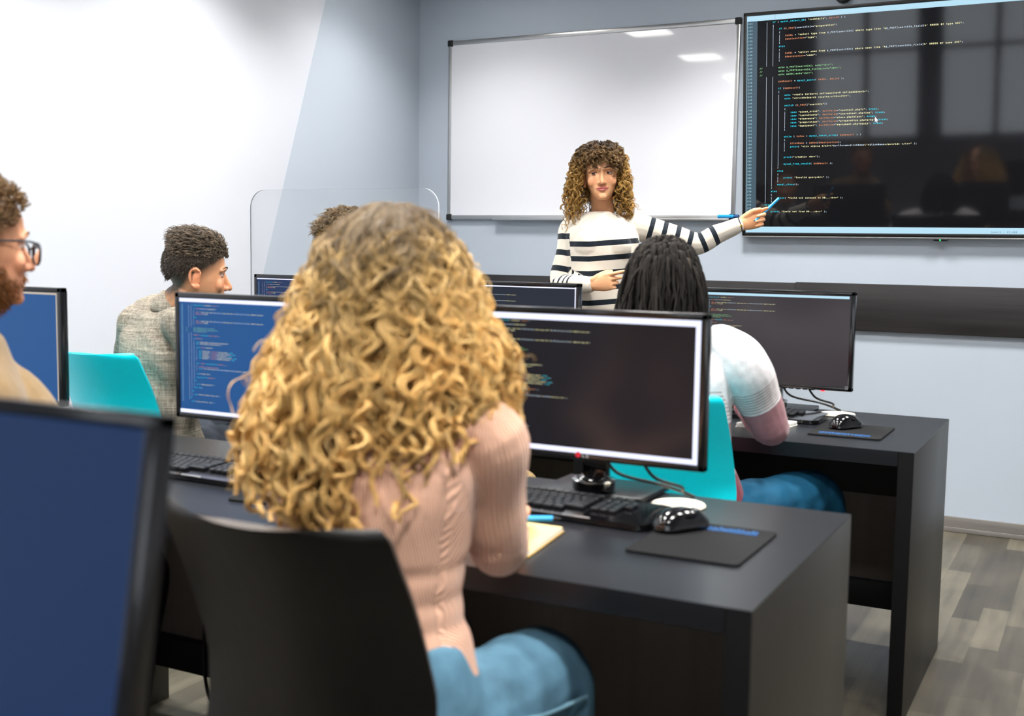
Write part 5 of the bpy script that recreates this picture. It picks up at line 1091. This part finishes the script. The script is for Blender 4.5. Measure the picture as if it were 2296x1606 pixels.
# ------------------------------------------------------------------ the brown haired student behind the blonde curls
def brown():
    hc = at(790, 566, Y=2.93); F = unit(np.array([.25, .95, -.03])); R = frame(F); s = 1.04; lat = unit(np.array([.98, -.15, 0])); bf = np.array([.15, .98, 0])
    nb_ = hc - UP * .165 - bf * .03; ch = nb_ - UP * .16 - bf * .02; wa = ch - UP * .17; pe = np.array([wa[0], wa[1], .57])
    sa, ea, wra = ch - lat * .18 + UP * .08, ch - lat * .24 + bf * .08 - UP * .13, ch - lat * .12 + bf * .3 - UP * .06
    sb, eb, wrb = ch + lat * .18 + UP * .08, ch + lat * .24 + bf * .08 - UP * .13, ch + lat * .12 + bf * .3 - UP * .06
    hipa, ka, aa = pe - lat * .09, pe - lat * .12 + bf * .42, pe - lat * .12 + bf * .38 - UP * .48
    kn = at(1185, 1075, Y=3.0); hipb = pe + lat * .09; kb = np.array([kn[0] - .03, kn[1], kn[2] - .045]); ab = kb + np.array([-.02, .05, -.44])
    t = empty('person', (pe[0], pe[1], 0), 'brown haired person mostly hidden behind the blonde curls', 'person')
    P = head_pieces(hc, R, s) + [limb([nb_ - UP * .06, nb_, hc - UP * .08 + R[:, 1] * .03], [(.07, .062), (.06, .06), (.056, .06)], side=lat), limb([pe - UP * .03, wa, ch, nb_ - UP * .04], [(.15, .10), (.13, .095), (.16, .105), (.08, .065)], side=lat, seg=24), arm(sa, ea, wra), arm(sb, eb, wrb), limb([sa, nb_ - UP * .05, sb], [.05, .055, .05])]
    P += hand(wra, bf, lat, -UP, RELAX) + hand(wrb, bf, -lat, -UP, RELAX) + [leg(hipa, ka, aa, (.075, .055, .045, .034)), leg(hipb, kb, ab, (.075, .055, .045, .034))]
    me = fuse(P, .005, 3, 'body'); sit(me, 3.2); skin_colours(me, hc, R, s, (216, 160, 124)); obj('body', me, m_skin, t, True, True)
    tor = limb([pe, wa, ch, nb_ * .45 + ch * .55, nb_ - UP * .025, nb_], [(.16, .118), (.155, .115), (.178, .12), (.165, .105), (.1, .085), (.072, .07)], side=lat, seg=28)
    sl = [limb([s_ + (ch - s_) * .3 + UP * .012, s_, s_ * .5 + e_ * .5, e_, e_ * .5 + w_ * .5, w_], [.058, .062, .058, .054, .046, .038], n=6) for s_, e_, w_ in ((sa, ea, wra), (sb, eb, wrb))]
    me = fuse([tor, limb([sa, nb_ - UP * .055, sb], [.058, .062, .058])] + sl, .006, 3, 'sweater'); sit(me, 3.1); obj('sweater', me, M('grey_wool', (120, 118, 112), .9, noise=(40, .1)), t, True, True)
    me = fuse([limb([pe + UP * .03, pe - UP * .015], [(.155, .112), (.16, .105)], side=lat, seg=24), leg(hipa, ka, aa + UP * .03, (.09, .07, .06, .055)), leg(hipb, kb, ab + UP * .03, (.09, .074, .06, .055))], .008, 3, 'trousers'); wrinkle(me, .006, 30, 22); sit(me, 3.2); obj('trousers', me, M('khaki_cotton', (120, 98, 58), .85, noise=((60, 60, 8), .2)), t, True, True)
    for q_ in (aa, ab): shoe(q_, bf, M('brown_shoe', (70, 50, 38), .5), t)
    short_hair(hc, R, s, 3000, lambda p, u: (p[:, 2] > np.interp(p[:, 1], [-.08, -.05, 0, .1], [.075, .035, .0, -.08])), lambda p, u, g: np.column_stack([p[:, 0] * 3., .7 + 0 * p[:, 0], -.1 - 8 * np.clip(.07 - p[:, 2], 0, .2)]) + g.normal(0, .12, (len(p), 3)), lambda p, u: np.where(p[:, 2] > .05, .036, .022), .5, .0013, ((58, 46, 30), (112, 90, 58)), t, 61, wave=.003)
    return pe
pb = brown()
make_chair(pb[0], pb[1] - .265, 'cyan plastic chair of the brown haired person, hidden by the blonde curls', m_cyan, m_cyan2)
make_chair(-1.86, 1.10, 'black ebony shell chair of the bearded man at the left edge', m_ebony, m_ebrim)
# ================================================================== LIGHT AND CAMERA
w = bpy.data.worlds.new('sky'); SC.world = w; w.use_nodes = True
w.node_tree.nodes['Background'].inputs[0].default_value = (.86, .93, 1, 1); w.node_tree.nodes['Background'].inputs[1].default_value = 3.
cam = bpy.data.cameras.new('camera'); co = bpy.data.objects.new('camera', cam); COL.objects.link(co)
cam.sensor_width = 36; cam.lens = FPX / 2296 * 36; cam.clip_start = .02
co.matrix_world = Matrix(((_r[0], _u[0], -_f[0], 0), (_r[1], _u[1], -_f[1], 0), (_r[2], _u[2], -_f[2], CAMZ), (0, 0, 0, 1)))
cam.dof.use_dof = True; cam.dof.focus_distance = 5.0; cam.dof.aperture_fstop = cam.lens / 11.0
SC.camera = co
SC.view_settings.view_transform = 'Standard'; SC.view_settings.look = 'None'; SC.view_settings.gamma = 1; SC.view_settings.use_curve_mapping = False
SC.view_settings.exposure = .22
SC.cycles.use_denoising = True; SC.cycles.max_bounces = 8; SC.cycles.diffuse_bounces = 4; SC.cycles.transparent_max_bounces = 8; SC.cycles.sample_clamp_indirect = 6
